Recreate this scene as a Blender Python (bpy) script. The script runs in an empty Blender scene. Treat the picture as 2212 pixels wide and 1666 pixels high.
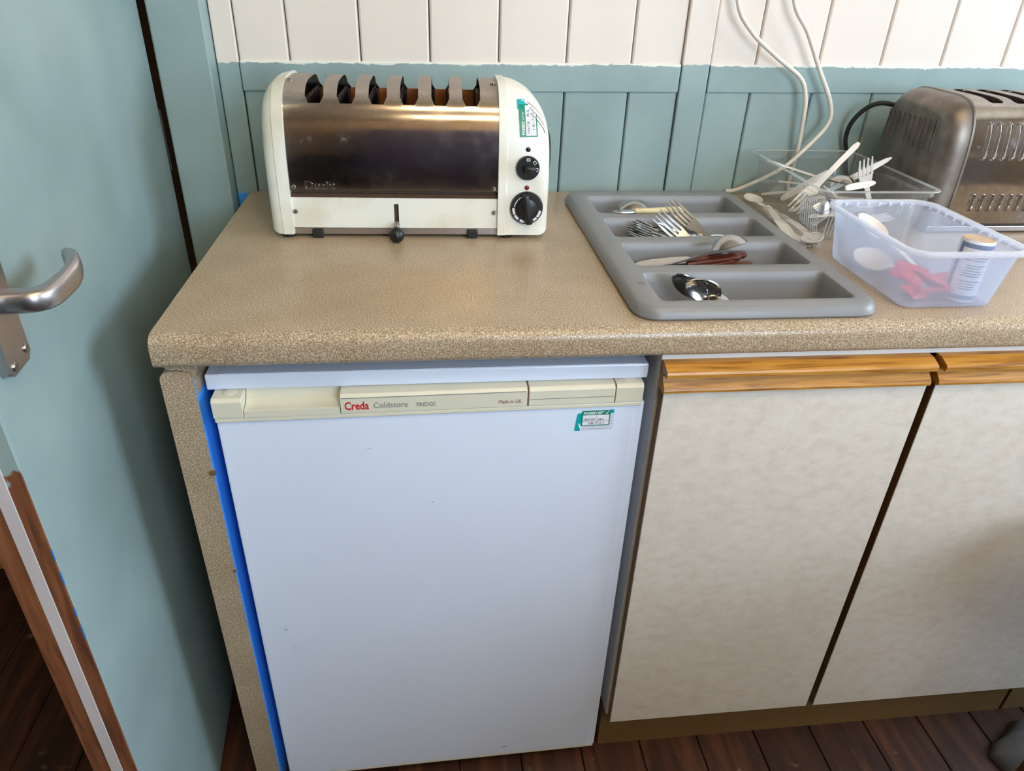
import bpy, bmesh, math, random
from mathutils import Vector, Matrix
random.seed(7)
PI = math.pi
sc = bpy.context.scene
COL = sc.collection

# ------------------------------------------------------------------ camera
F_PX, CAM = 1553.56, Vector((0.3181, -1.3768, 1.2807))
YAW, PITCH, ROLL = 0.13252, 0.53129, 0.03850
fwd = Vector((math.sin(YAW)*math.cos(PITCH), math.cos(YAW)*math.cos(PITCH), -math.sin(PITCH)))
rgt = Vector((math.cos(YAW), -math.sin(YAW), 0)); upv = rgt.cross(fwd)
r2 = math.cos(ROLL)*rgt + math.sin(ROLL)*upv
u2 = -math.sin(ROLL)*rgt + math.cos(ROLL)*upv
cam_d = bpy.data.cameras.new('camera'); cam = bpy.data.objects.new('camera', cam_d); COL.objects.link(cam)
cam_d.sensor_fit = 'HORIZONTAL'; cam_d.sensor_width = 36.0; cam_d.lens = F_PX/2212*36.0
cam_d.clip_start = 0.02
M = Matrix((r2, u2, -fwd)).transposed().to_4x4(); M.translation = CAM
cam.matrix_world = M
sc.camera = cam

# ------------------------------------------------------------------ world, windows' portals, exposure
ROOM = dict(x0=-1.7, x1=3.15, y0=-3.1, zc=2.6)
WIN_R = dict(y0=-1.95, y1=-0.42, z0=1.0, z1=2.3)      # window in the right wall
WIN_F = dict(x0=0.92, x1=2.15, z0=1.1, z1=2.45)         # window in the wall behind the camera
world = bpy.data.worlds.new('sky'); sc.world = world; world.use_nodes = True
wn = world.node_tree.nodes; wl = world.node_tree.links
bg = wn['Background']; bg.inputs['Color'].default_value = (0.70, 0.84, 1.0, 1); bg.inputs['Strength'].default_value = 9.0
def portal(name, loc, rot, sx, sy):
    d = bpy.data.lights.new(name, 'AREA'); d.shape = 'RECTANGLE'; d.size = sx; d.size_y = sy
    d.cycles.is_portal = True
    o = bpy.data.objects.new(name, d); COL.objects.link(o); o.location = loc; o.rotation_euler = rot
portal('window_right_offscreen', (ROOM['x1']+0.02, (WIN_R['y0']+WIN_R['y1'])/2, (WIN_R['z0']+WIN_R['z1'])/2), (0, PI/2, 0), WIN_R['z1']-WIN_R['z0'], WIN_R['y1']-WIN_R['y0'])
portal('window_front_offscreen', ((WIN_F['x0']+WIN_F['x1'])/2, ROOM['y0']-0.02, (WIN_F['z0']+WIN_F['z1'])/2), (PI/2, 0, 0), WIN_F['x1']-WIN_F['x0'], WIN_F['z1']-WIN_F['z0'])
sc.view_settings.view_transform = 'Standard'; sc.view_settings.look = 'None'
sc.view_settings.gamma = 1.0; sc.view_settings.use_curve_mapping = False
sc.view_settings.exposure = 0.76
LAMP_POWER = 22.0
sc.cycles.max_bounces = 14; sc.cycles.transparent_max_bounces = 24; sc.cycles.diffuse_bounces = 6

# ------------------------------------------------------------------ helpers
def lin(c):
    return tuple(((v/255)/12.92 if v/255 <= .04045 else ((v/255+.055)/1.055)**2.4) for v in c)
def newmat(name):
    m = bpy.data.materials.new(name); m.use_nodes = True
    return m, m.node_tree.nodes, m.node_tree.links, m.node_tree.nodes['Principled BSDF']
def mat(name, rgb, rough=.5, metal=0, var=0, vscale=30, bump=0, bscale=200, spec=.5, coat=0, stretch=None, trans=None):
    m, n, l, b = newmat(name)
    c = lin(rgb)
    b.inputs['Base Color'].default_value = (*c, 1); b.inputs['Roughness'].default_value = rough
    b.inputs['Metallic'].default_value = metal; b.inputs['Specular IOR Level'].default_value = spec
    b.inputs['Coat Weight'].default_value = coat
    if var or bump:
        tc = n.new('ShaderNodeTexCoord'); mp = n.new('ShaderNodeMapping')
        l.new(tc.outputs['Object'], mp.inputs['Vector'])
        if stretch: mp.inputs['Scale'].default_value = stretch
    if var:
        nz = n.new('ShaderNodeTexNoise'); nz.inputs['Scale'].default_value = vscale; nz.inputs['Detail'].default_value = 5
        l.new(mp.outputs['Vector'], nz.inputs['Vector'])
        cr = n.new('ShaderNodeValToRGB')
        cr.color_ramp.elements[0].position = .3; cr.color_ramp.elements[1].position = .7
        cr.color_ramp.elements[0].color = (*[v*(1-var) for v in c], 1)
        cr.color_ramp.elements[1].color = (*[min(1, v*(1+var)) for v in c], 1)
        l.new(nz.outputs['Fac'], cr.inputs['Fac']); l.new(cr.outputs['Color'], b.inputs['Base Color'])
    if bump:
        nb = n.new('ShaderNodeTexNoise'); nb.inputs['Scale'].default_value = bscale; nb.inputs['Detail'].default_value = 4
        l.new(mp.outputs['Vector'], nb.inputs['Vector'])
        bp = n.new('ShaderNodeBump'); bp.inputs['Strength'].default_value = bump; bp.inputs['Distance'].default_value = .002
        l.new(nb.outputs['Fac'], bp.inputs['Height']); l.new(bp.outputs['Normal'], b.inputs['Normal'])
    return m
def ramp(n, pts):
    cr = n.new('ShaderNodeValToRGB'); e = cr.color_ramp.elements
    while len(e) < len(pts): e.new(.5)
    for k, (p, c) in enumerate(pts):
        e[k].position = p; e[k].color = (*(lin(c) if isinstance(c, tuple) else (c, c, c)), 1)
    return cr

def finish(o, parent=None):
    COL.objects.link(o)
    if parent is not None: o.parent = parent
    return o
def wloc(o):
    v = Vector((0, 0, 0))
    while o is not None: v += o.location; o = o.parent
    return v
def obj(name, bm, m, parent=None, world=True, smooth=False, loc=None):
    """link a bmesh as one mesh object; world coordinates become local to the (unrotated) parent or to loc"""
    off = Vector((0, 0, 0))
    if world and parent is not None: off = wloc(parent)
    if loc is not None: off = Vector(loc)
    if off.length: bmesh.ops.translate(bm, verts=bm.verts, vec=-off)
    bmesh.ops.recalc_face_normals(bm, faces=bm.faces)
    me = bpy.data.meshes.new(name); bm.to_mesh(me); bm.free()
    ms = m if isinstance(m, (list, tuple)) else [m]
    for x in ms: me.materials.append(x)
    if smooth:
        for p in me.polygons: p.use_smooth = True
        if smooth is not True:
            me.set_sharp_from_angle(angle=math.radians(smooth))
    o = bpy.data.objects.new(name, me)
    if loc is not None: o.location = loc
    return finish(o, parent)
def tag(o, label=None, cat=None, group=None, kind=None):
    if label: o['label'] = label
    if cat: o['category'] = cat
    if group: o['group'] = group
    if kind: o['kind'] = kind
    return o
def thing(name, label, cat, loc, rz=0, group=None, kind=None):
    o = bpy.data.objects.new(name, None); o.empty_display_size = .05
    o.location = loc; o.rotation_euler = (0, 0, rz)
    finish(o); return tag(o, label, cat, group, kind)
def copy_tree(o, parent=None):
    c = o.copy(); COL.objects.link(c); c.parent = parent
    for ch in list(o.children): copy_tree(ch, c)
    return c

def box(bm, x0, x1, y0, y1, z0, z1, bev=0, seg=2):
    b = bmesh.new()
    vs = [b.verts.new(p) for p in ((x0,y0,z0),(x1,y0,z0),(x1,y1,z0),(x0,y1,z0),(x0,y0,z1),(x1,y0,z1),(x1,y1,z1),(x0,y1,z1))]
    for f in ((0,3,2,1),(4,5,6,7),(0,1,5,4),(1,2,6,5),(2,3,7,6),(3,0,4,7)): b.faces.new([vs[i] for i in f])
    if bev: bmesh.ops.bevel(b, geom=list(b.edges), offset=bev, segments=seg, affect='EDGES', profile=.5)
    merge(bm, b)
def merge(bm, b, mx=None):
    if mx is not None: bmesh.ops.transform(b, matrix=mx, verts=b.verts)
    mp = {}
    for v in b.verts: mp[v] = bm.verts.new(v.co)
    for f in b.faces:
        try:
            nf = bm.faces.new([mp[v] for v in f.verts]); nf.material_index = f.material_index; nf.smooth = f.smooth
        except ValueError: pass
    b.free()
def BX(*a, **k):
    bm = bmesh.new(); box(bm, *a, **k); return bm
def prism(bm, pts, axis, a0, a1, cap=True):
    """extrude a closed 2-D polygon along an axis: axis 0: pts=(y,z); 1: (x,z); 2: (x,y)"""
    def P(p, a): return {0: (a, p[0], p[1]), 1: (p[0], a, p[1]), 2: (p[0], p[1], a)}[axis]
    A = [bm.verts.new(P(p, a0)) for p in pts]; B = [bm.verts.new(P(p, a1)) for p in pts]
    n = len(pts)
    for i in range(n): bm.faces.new((A[i], A[(i+1) % n], B[(i+1) % n], B[i]))
    if cap: bm.faces.new(A[::-1]); bm.faces.new(B)
    return bm
def loft(bm, secs, closed=True, caps=(True, True)):
    R = [[bm.verts.new(p) for p in s] for s in secs]; n = len(secs[0])
    for a, b in zip(R, R[1:]):
        for i in range(n if closed else n-1):
            j = (i+1) % n
            bm.faces.new((a[i], a[j], b[j], b[i]))
    if caps[0]: bm.faces.new(R[0][::-1])
    if caps[1]: bm.faces.new(R[-1])
    return bm
def lathe(bm, prof, seg=24, center=(0, 0, 0), axis='Z', caps=(True, True)):
    secs = []
    for r, h in prof:
        s = []
        for k in range(seg):
            a = 2*PI*k/seg; c, d = r*math.cos(a), r*math.sin(a)
            p = {'Z': (c, d, h), 'Y': (c, h, d), 'X': (h, c, d)}[axis]
            s.append(tuple(center[i]+p[i] for i in range(3)))
        secs.append(s)
    return loft(bm, secs, True, caps)
def smooth_path(P, k=8):
    P = [Vector(p) for p in P]; out = []
    for i in range(len(P)-1):
        p0 = P[max(i-1, 0)]; p1 = P[i]; p2 = P[i+1]; p3 = P[min(i+2, len(P)-1)]
        for t in range(k):
            t /= k
            out.append(.5*((2*p1)+(p2-p0)*t+(2*p0-5*p1+4*p2-p3)*t*t+(3*p1-p0-3*p2+p3)*t**3))
    out.append(P[-1]); return out
def tube(bm, P, r, seg=10, smooth=8):
    P = smooth_path(P, smooth) if smooth else [Vector(p) for p in P]
    secs = []; up = Vector((0.13, .3, 1)).normalized()
    for i, p in enumerate(P):
        t = (P[min(i+1, len(P)-1)]-P[max(i-1, 0)]).normalized()
        s = t.cross(up)
        if s.length < 1e-3: s = t.cross(Vector((1, 0, 0)))
        s.normalize(); u = s.cross(t); up = u
        rr = r(i/(len(P)-1)) if callable(r) else r
        secs.append([tuple(p+rr*(math.cos(2*PI*k/seg)*s+math.sin(2*PI*k/seg)*u)) for k in range(seg)])
    return loft(bm, secs)
def rrect(x0, x1, y0, y1, r, seg=5):
    out = []
    for cx, cy, a0 in ((x1-r, y1-r, 0), (x0+r, y1-r, PI/2), (x0+r, y0+r, PI), (x1-r, y0+r, 1.5*PI)):
        for k in range(seg+1):
            a = a0+PI/2*k/seg; out.append((cx+r*math.cos(a), cy+r*math.sin(a)))
    return out
def text_bm(s, size, extrude=.0002, bold=0, shear=0, align='LEFT', space=1.0):
    """lettering as a bmesh in the XZ plane facing -Y, baseline at z=0"""
    cu = bpy.data.curves.new('lettering', 'FONT'); cu.body = s; cu.size = size; cu.extrude = extrude
    cu.offset = bold; cu.shear = shear; cu.align_x = align; cu.space_character = space; cu.resolution_u = 3
    o = bpy.data.objects.new('lettering', cu); COL.objects.link(o)
    dg = bpy.context.evaluated_depsgraph_get(); me = bpy.data.meshes.new_from_object(o.evaluated_get(dg))
    bm = bmesh.new(); bm.from_mesh(me)
    bpy.data.objects.remove(o); bpy.data.curves.remove(cu); bpy.data.meshes.remove(me)
    bmesh.ops.transform(bm, matrix=Matrix.Rotation(PI/2, 4, 'X'), verts=bm.verts)
    return bm
def aim(o, P, Q, roll=0):
    """put the local origin at P with local +X pointing to Q, local +Z as far up as it goes, then roll about X"""
    P, Q = Vector(P), Vector(Q); x = (Q-P).normalized(); z = Vector((0, 0, 1))
    y = z.cross(x)
    if y.length < 1e-4: y = Vector((0, 1, 0))
    if isinstance(roll, tuple):
        z = Vector(roll); z = (z-z.dot(x)*x).normalized(); y = z.cross(x); roll = 0
    y.normalize(); z = x.cross(y)
    m = Matrix((x, y, z)).transposed() @ Matrix.Rotation(roll, 3, 'X')
    o.location = P; o.rotation_euler = m.to_euler()

# ------------------------------------------------------------------ materials
M_ = {}
def paint_teal(name, rgb, glossy=.35):
    m, n, l, b = newmat(name)
    tc = n.new('ShaderNodeTexCoord')
    nz = n.new('ShaderNodeTexNoise'); nz.inputs['Scale'].default_value = 6; nz.inputs['Detail'].default_value = 6
    l.new(tc.outputs['Object'], nz.inputs['Vector'])
    d = tuple(int(v*.93) for v in rgb); u = tuple(min(255, int(v*1.04)) for v in rgb)
    cr = ramp(n, [(.3, d), (.7, u)]); l.new(nz.outputs['Fac'], cr.inputs['Fac']); l.new(cr.outputs['Color'], b.inputs['Base Color'])
    b.inputs['Roughness'].default_value = glossy
    mp = n.new('ShaderNodeMapping'); mp.inputs['Scale'].default_value = (1, 1, .35); l.new(tc.outputs['Object'], mp.inputs['Vector'])
    nb = n.new('ShaderNodeTexNoise'); nb.inputs['Scale'].default_value = 120; nb.inputs['Detail'].default_value = 3; l.new(mp.outputs['Vector'], nb.inputs['Vector'])
    bp = n.new('ShaderNodeBump'); bp.inputs['Strength'].default_value = .12; bp.inputs['Distance'].default_value = .002
    l.new(nb.outputs['Fac'], bp.inputs['Height']); l.new(bp.outputs['Normal'], b.inputs['Normal'])
    return m
TEAL = (143, 164, 164)
M_['teal'] = paint_teal('teal_gloss_paint', TEAL)
M_['cream'] = mat('cream_wall_paint', (222, 212, 203), .45, var=.03, vscale=8, bump=.12, bscale=60, stretch=(1, 1, .2))
M_['ceil'] = mat('ceiling_paint', (190, 176, 154), .8)
M_['front_wall'] = mat('front_wall_paint', (156, 138, 116), .7, var=.08, vscale=3)
M_['added_dado'] = mat('added_dark_dado_paint', (52, 54, 72), .6, var=.1, vscale=4)
M_['dark'] = mat('dusty_brown_metal', (88, 74, 62), .8, .2)
M_['timber'] = mat('bare_back_timber', (122, 90, 62), .8, var=.15, vscale=12)
M_['black'] = mat('black_plastic', (22, 22, 24), .35)
M_['rubber'] = mat('black_rubber', (24, 23, 24), .6)
M_['blue'] = mat('bright_blue_paint', (66, 156, 252), .45, var=.05, vscale=20, bump=.1, bscale=90)
M_['white_enamel'] = mat('white_enamel', (220, 230, 250), .28, var=.015, vscale=5, bump=.02, bscale=300)
M_['ivory'] = mat('ivory_plastic', (216, 214, 196), .38, var=.02, vscale=20)
M_['grey_side'] = mat('grey_carcass', (150, 146, 140), .5, var=.05, vscale=15)
M_['white_mel'] = mat('white_melamine', (225, 224, 222), .4)
M_['white_pl'] = mat('white_plastic', (226, 222, 218), .35)
M_['cable'] = mat('white_cable_sheath', (218, 210, 198), .4, var=.04, vscale=60)
M_['tray'] = mat('grey_tray_plastic', (130, 130, 133), .38, var=.02, vscale=12, bump=.04, bscale=500)
M_['steel'] = mat('cutlery_steel', (184, 182, 180), .17, 1, bump=.03, bscale=40)
M_['steel_dk'] = mat('worn_steel', (120, 114, 108), .24, 1)
M_['satin'] = mat('satin_aluminium', (186, 180, 180), .34, 1, var=.03, vscale=40)
M_['screw'] = mat('screw_steel', (170, 165, 160), .25, 1)
M_['bone'] = mat('ivory_handle', (222, 208, 160), .4, var=.04, vscale=60)
M_['brownwood'] = mat('red_brown_wood_handle', (84, 34, 20), .3, var=.25, vscale=30, stretch=(1, 8, 8))
M_['yellow'] = mat('amber_plastic', (214, 150, 40), .35)
M_['red'] = mat('red_packet_foil', (226, 70, 92), .4, var=.1, vscale=40)
M_['card'] = mat('brown_card', (196, 170, 142), .8, var=.1, vscale=80)
M_['paper'] = mat('label_paper', (226, 228, 236), .6)
M_['slate'] = mat('label_blue_grey', (118, 134, 168), .6)
M_['ink'] = mat('dark_print', (70, 70, 78), .6)
M_['whiteink'] = mat('white_print', (240, 242, 240), .5)
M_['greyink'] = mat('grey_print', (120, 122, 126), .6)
M_['redink'] = mat('red_print', (196, 26, 38), .5)
M_['brownink'] = mat('maroon_print', (150, 92, 96), .6)
M_['green'] = mat('sticker_green', (0, 128, 108), .4)
M_['cyan'] = mat('sticker_teal', (0, 164, 172), .4)
M_['greyrag'] = mat('grey_cloth', (120, 122, 128), .9, var=.1, vscale=30, bump=.3, bscale=300)
M_['binmat'] = mat('grey_bin_plastic', (92, 92, 96), .45)
M_['kick'] = mat('brown_plinth', (120, 92, 52), .5, var=.08, vscale=6, stretch=(.3, 1, 3))
M_['gap'] = mat('brown_edging', (112, 80, 48), .6)

def laminate(name, scale=640):
    m, n, l, b = newmat(name)
    tc = n.new('ShaderNodeTexCoord')
    a = n.new('ShaderNodeTexNoise'); a.inputs['Scale'].default_value = scale; a.inputs['Detail'].default_value = 3; a.inputs['Roughness'].default_value = .65
    c = n.new('ShaderNodeTexNoise'); c.inputs['Scale'].default_value = 14; c.inputs['Detail'].default_value = 5
    l.new(tc.outputs['Object'], a.inputs['Vector']); l.new(tc.outputs['Object'], c.inputs['Vector'])
    cr = ramp(n, [(.33, (108, 90, 70)), (.45, (156, 137, 112)), (.55, (186, 168, 144)), (.66, (230, 220, 208))])
    l.new(a.outputs['Fac'], cr.inputs['Fac'])
    c2 = ramp(n, [(.25, (236, 230, 220)), (.75, (255, 253, 250))])
    l.new(c.outputs['Fac'], c2.inputs['Fac'])
    mx = n.new('ShaderNodeMix'); mx.data_type = 'RGBA'; mx.blend_type = 'MULTIPLY'; mx.inputs['Factor'].default_value = 1
    l.new(cr.outputs['Color'], mx.inputs[6]); l.new(c2.outputs['Color'], mx.inputs[7]); l.new(mx.outputs[2], b.inputs['Base Color'])
    b.inputs['Roughness'].default_value = .29
    return m
M_['lam'] = laminate('speckled_beige_laminate')
def stone_door():
    m, n, l, b = newmat('mottled_stone_laminate')
    tc = n.new('ShaderNodeTexCoord')
    c = n.new('ShaderNodeTexNoise'); c.inputs['Scale'].default_value = 40; c.inputs['Detail'].default_value = 8; c.inputs['Roughness'].default_value = .7
    mp = n.new('ShaderNodeMapping'); mp.inputs['Scale'].default_value = (1, 1, 1.6)
    l.new(tc.outputs['Object'], mp.inputs['Vector']); l.new(mp.outputs['Vector'], c.inputs['Vector'])
    cr = ramp(n, [(.3, (205, 195, 183)), (.5, (215, 207, 196)), (.72, (223, 216, 208))])
    l.new(c.outputs['Fac'], cr.inputs['Fac']); l.new(cr.outputs['Color'], b.inputs['Base Color'])
    b.inputs['Roughness'].default_value = .42
    return m
M_['stone'] = stone_door()
def wood(name, dark, mid, light, axis='X', scale=9, rough=.4, stretch=14):
    m, n, l, b = newmat(name)
    tc = n.new('ShaderNodeTexCoord'); mp = n.new('ShaderNodeMapping')
    s = {'X': (1, stretch, stretch), 'Y': (stretch, 1, stretch), 'Z': (stretch, stretch, 1)}[axis]
    mp.inputs['Scale'].default_value = s
    l.new(tc.outputs['Object'], mp.inputs['Vector'])
    nz = n.new('ShaderNodeTexNoise'); nz.inputs['Scale'].default_value = scale; nz.inputs['Detail'].default_value = 6; nz.inputs['Distortion'].default_value = .6
    l.new(mp.outputs['Vector'], nz.inputs['Vector'])
    cr = ramp(n, [(.3, dark), (.5, mid), (.72, light)])
    l.new(nz.outputs['Fac'], cr.inputs['Fac']); l.new(cr.outputs['Color'], b.inputs['Base Color'])
    b.inputs['Roughness'].default_value = rough
    bp = n.new('ShaderNodeBump'); bp.inputs['Strength'].default_value = .2; bp.inputs['Distance'].default_value = .001
    l.new(nz.outputs['Fac'], bp.inputs['Height']); l.new(bp.outputs['Normal'], b.inputs['Normal'])
    return m, n, l, b, cr, tc
M_['oak'] = wood('golden_oak', (126, 78, 28), (182, 126, 50), (200, 146, 70), 'X', 11, .35, 18)[0]
def floor_mat():
    m, n, l, b, cr, tc = wood('dark_floorboard', (36, 18, 11), (60, 32, 18), (86, 50, 30), 'Y', 4, .5, 10)
    oi = n.new('ShaderNodeObjectInfo')
    nz = n.new('ShaderNodeTexNoise'); nz.inputs['Scale'].default_value = 26; nz.inputs['Detail'].default_value = 8
    l.new(tc.outputs['Object'], nz.inputs['Vector'])
    wr = ramp(n, [(.66, 0.0), (.76, .55)]); l.new(nz.outputs['Fac'], wr.inputs['Fac'])
    mx = n.new('ShaderNodeMix'); mx.data_type = 'RGBA'; l.new(wr.outputs['Color'], mx.inputs[0])
    l.new(cr.outputs['Color'], mx.inputs[6]); mx.inputs[7].default_value = (*lin((150, 124, 104)), 1)
    hv = n.new('ShaderNodeHueSaturation'); l.new(mx.outputs[2], hv.inputs['Color'])
    mr = n.new('ShaderNodeMapRange'); mr.inputs[3].default_value = .75; mr.inputs[4].default_value = 1.25
    l.new(oi.outputs['Random'], mr.inputs[0]); l.new(mr.outputs[0], hv.inputs['Value']); l.new(hv.outputs['Color'], b.inputs['Base Color'])
    return m
M_['floor'] = floor_mat()
def door_edge_mat():
    """bare brown timber, still painted teal above a ragged line at handle height"""
    m, n, l, b, cr, tc = wood('bare_door_edge', (84, 46, 24), (118, 70, 40), (140, 88, 54), 'Z', 10, .7, 12)
    sp = n.new('ShaderNodeSeparateXYZ'); l.new(tc.outputs['Object'], sp.inputs[0])
    nz = n.new('ShaderNodeTexNoise'); nz.inputs['Scale'].default_value = 60; nz.inputs['Detail'].default_value = 5; l.new(tc.outputs['Object'], nz.inputs['Vector'])
    ma = n.new('ShaderNodeMath'); ma.operation = 'MULTIPLY_ADD'; ma.inputs[1].default_value = .10; l.new(nz.outputs['Fac'], ma.inputs[0]); l.new(sp.outputs['Z'], ma.inputs[2])
    st = n.new('ShaderNodeMapRange'); st.inputs[1].default_value = .902; st.inputs[2].default_value = .912; l.new(ma.outputs[0], st.inputs[0])
    mx = n.new('ShaderNodeMix'); mx.data_type = 'RGBA'; l.new(st.outputs[0], mx.inputs[0]); l.new(cr.outputs['Color'], mx.inputs[6])
    mx.inputs[7].default_value = (*lin(TEAL), 1); l.new(mx.outputs[2], b.inputs['Base Color'])
    return m
M_['edge'] = door_edge_mat()
M_['strip'] = mat('grey_seal_strip', (196, 192, 194), .5, var=.06, vscale=50, stretch=(1, 1, .2))
def rail_mat():
    """teal rail with cream paint smeared over its top edge"""
    m = paint_teal('teal_rail_paint', TEAL); n, l = m.node_tree.nodes, m.node_tree.links; b = n['Principled BSDF']
    src = b.inputs['Base Color'].links[0].from_socket
    tc = n.new('ShaderNodeTexCoord'); sp = n.new('ShaderNodeSeparateXYZ'); l.new(tc.outputs['Object'], sp.inputs[0])
    sl = n.new('ShaderNodeMath'); sl.operation = 'MULTIPLY_ADD'; sl.inputs[1].default_value = -.0129; l.new(sp.outputs['X'], sl.inputs[0]); l.new(sp.outputs['Z'], sl.inputs[2])
    mp = n.new('ShaderNodeMapping'); mp.inputs['Scale'].default_value = (.5, 1, 1); l.new(tc.outputs['Object'], mp.inputs['Vector'])
    nz = n.new('ShaderNodeTexNoise'); nz.inputs['Scale'].default_value = 130; nz.inputs['Detail'].default_value = 6; nz.inputs['Roughness'].default_value = .7; l.new(mp.outputs['Vector'], nz.inputs['Vector'])
    nl = n.new('ShaderNodeTexNoise'); nl.inputs['Scale'].default_value = 7; l.new(tc.outputs['Object'], nl.inputs['Vector'])
    a1 = n.new('ShaderNodeMath'); a1.operation = 'MULTIPLY_ADD'; a1.inputs[1].default_value = .012; l.new(nz.outputs['Fac'], a1.inputs[0]); l.new(sl.outputs[0], a1.inputs[2])
    a2 = n.new('ShaderNodeMath'); a2.operation = 'MULTIPLY_ADD'; a2.inputs[1].default_value = .010; l.new(nl.outputs['Fac'], a2.inputs[0]); l.new(a1.outputs[0], a2.inputs[2])
    st = n.new('ShaderNodeMapRange'); st.inputs[1].default_value = 1.1292; st.inputs[2].default_value = 1.1302; l.new(a2.outputs[0], st.inputs[0])
    mx = n.new('ShaderNodeMix'); mx.data_type = 'RGBA'; l.new(st.outputs[0], mx.inputs[0]); l.new(src, mx.inputs[6])
    mx.inputs[7].default_value = (*lin((222, 222, 214)), 1); l.new(mx.outputs[2], b.inputs['Base Color'])
    return m
M_['rail'] = rail_mat()
def split_post(name, z, k=.01):
    """cream above the rail line, teal below"""
    m = paint_teal(name, TEAL); n, l = m.node_tree.nodes, m.node_tree.links; b = n['Principled BSDF']
    src = b.inputs['Base Color'].links[0].from_socket
    tc = n.new('ShaderNodeTexCoord'); sp = n.new('ShaderNodeSeparateXYZ'); l.new(tc.outputs['Object'], sp.inputs[0])
    nz = n.new('ShaderNodeTexNoise'); nz.inputs['Scale'].default_value = 90; nz.inputs['Detail'].default_value = 5; l.new(tc.outputs['Object'], nz.inputs['Vector'])
    a1 = n.new('ShaderNodeMath'); a1.operation = 'MULTIPLY_ADD'; a1.inputs[1].default_value = k; l.new(nz.outputs['Fac'], a1.inputs[0]); l.new(sp.outputs['Z'], a1.inputs[2])
    st = n.new('ShaderNodeMapRange'); st.inputs[1].default_value = z+k*.5-.0006; st.inputs[2].default_value = z+k*.5+.0006; l.new(a1.outputs[0], st.inputs[0])
    mx = n.new('ShaderNodeMix'); mx.data_type = 'RGBA'; l.new(st.outputs[0], mx.inputs[0]); l.new(src, mx.inputs[6])
    mx.inputs[7].default_value = (*lin((222, 212, 203)), 1)
    bl = n.new('ShaderNodeMapRange'); bl.inputs[1].default_value = .905; bl.inputs[2].default_value = .900; l.new(a1.outputs[0], bl.inputs[0])
    return m, n, l, b, mx, bl
def post_mat():
    m, n, l, b, mx, bl = split_post('cover_strip_paint', 1.132); l.new(mx.outputs[2], b.inputs['Base Color']); return m
def corner_mat():
    m, n, l, b, mx, bl = split_post('corner_strip_paint', 1.119)
    m2 = n.new('ShaderNodeMix'); m2.data_type = 'RGBA'; l.new(bl.outputs[0], m2.inputs[0]); l.new(mx.outputs[2], m2.inputs[6])
    m2.inputs[7].default_value = (*lin((66, 156, 252)), 1); l.new(m2.outputs[2], b.inputs['Base Color']); return m
M_['post'] = post_mat(); M_['corner'] = corner_mat()
def chrome(name, base=(206, 192, 180), rough=.14, scr=.5, bscale=9, dust=None):
    m, n, l, b = newmat(name)
    b.inputs['Base Color'].default_value = (*lin(base), 1); b.inputs['Metallic'].default_value = 1
    tc = n.new('ShaderNodeTexCoord')
    nz = n.new('ShaderNodeTexNoise'); nz.inputs['Scale'].default_value = 18; nz.inputs['Detail'].default_value = 8; nz.inputs['Roughness'].default_value = .7
    l.new(tc.outputs['Object'], nz.inputs['Vector'])
    rr = ramp(n, [(.35, rough*.6), (.62, rough*1.3), (.75, rough*3)]); l.new(nz.outputs['Fac'], rr.inputs['Fac']); l.new(rr.outputs['Color'], b.inputs['Roughness'])
    cc = ramp(n, [(.35, base), (.7, tuple(int(v*.78) for v in base))]); l.new(nz.outputs['Fac'], cc.inputs['Fac']); l.new(cc.outputs['Color'], b.inputs['Base Color'])
    n2 = n.new('ShaderNodeTexNoise'); n2.inputs['Scale'].default_value = bscale; n2.inputs['Detail'].default_value = 2; l.new(tc.outputs['Object'], n2.inputs['Vector'])
    if dust:
        sp = n.new('ShaderNodeSeparateXYZ'); l.new(tc.outputs['Object'], sp.inputs[0])
        ad = n.new('ShaderNodeMath'); ad.operation = 'MULTIPLY_ADD'; ad.inputs[1].default_value = .016; l.new(nz.outputs['Fac'], ad.inputs[0]); l.new(sp.outputs['Z'], ad.inputs[2])
        mr = n.new('ShaderNodeMapRange'); mr.inputs[1].default_value = dust; mr.inputs[2].default_value = dust+.016; mr.inputs[4].default_value = .85; l.new(ad.outputs[0], mr.inputs[0])
        mc = n.new('ShaderNodeMix'); mc.data_type = 'RGBA'; l.new(mr.outputs[0], mc.inputs[0]); l.new(cc.outputs['Color'], mc.inputs[6]); mc.inputs[7].default_value = (*lin((138, 126, 118)), 1); l.new(mc.outputs[2], b.inputs['Base Color'])
        mrr = n.new('ShaderNodeMix'); l.new(mr.outputs[0], mrr.inputs[0]); l.new(rr.outputs['Color'], mrr.inputs[2]); mrr.inputs[3].default_value = .5; l.new(mrr.outputs[0], b.inputs['Roughness'])
        mm = n.new('ShaderNodeMath'); mm.operation = 'SUBTRACT'; mm.inputs[0].default_value = 1; l.new(mr.outputs[0], mm.inputs[1]); l.new(mm.outputs[0], b.inputs['Metallic'])
    bp = n.new('ShaderNodeBump'); bp.inputs['Strength'].default_value = .06*scr; bp.inputs['Distance'].default_value = .01
    l.new(n2.outputs['Fac'], bp.inputs['Height']); l.new(bp.outputs['Normal'], b.inputs['Normal'])
    return m
M_['chrome'] = chrome('scratched_chrome', dust=.206)
M_['chrome_b'] = chrome('dulled_chrome', (196, 186, 180), .13, 1.0, 10, .208)
M_['dusty'] = mat('dusty_dull_metal', (128, 118, 110), .42, .85, var=.25, vscale=35)
M_['inner'] = mat('slot_interior', (66, 47, 36), .6, .3, var=.4, vscale=60)
M_['mica'] = mat('mica_sheet', (134, 80, 38), .6, var=.3, vscale=50)
M_['crumb'] = mat('crumb_gap', (70, 48, 34), .9, var=.8, vscale=500)
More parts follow.
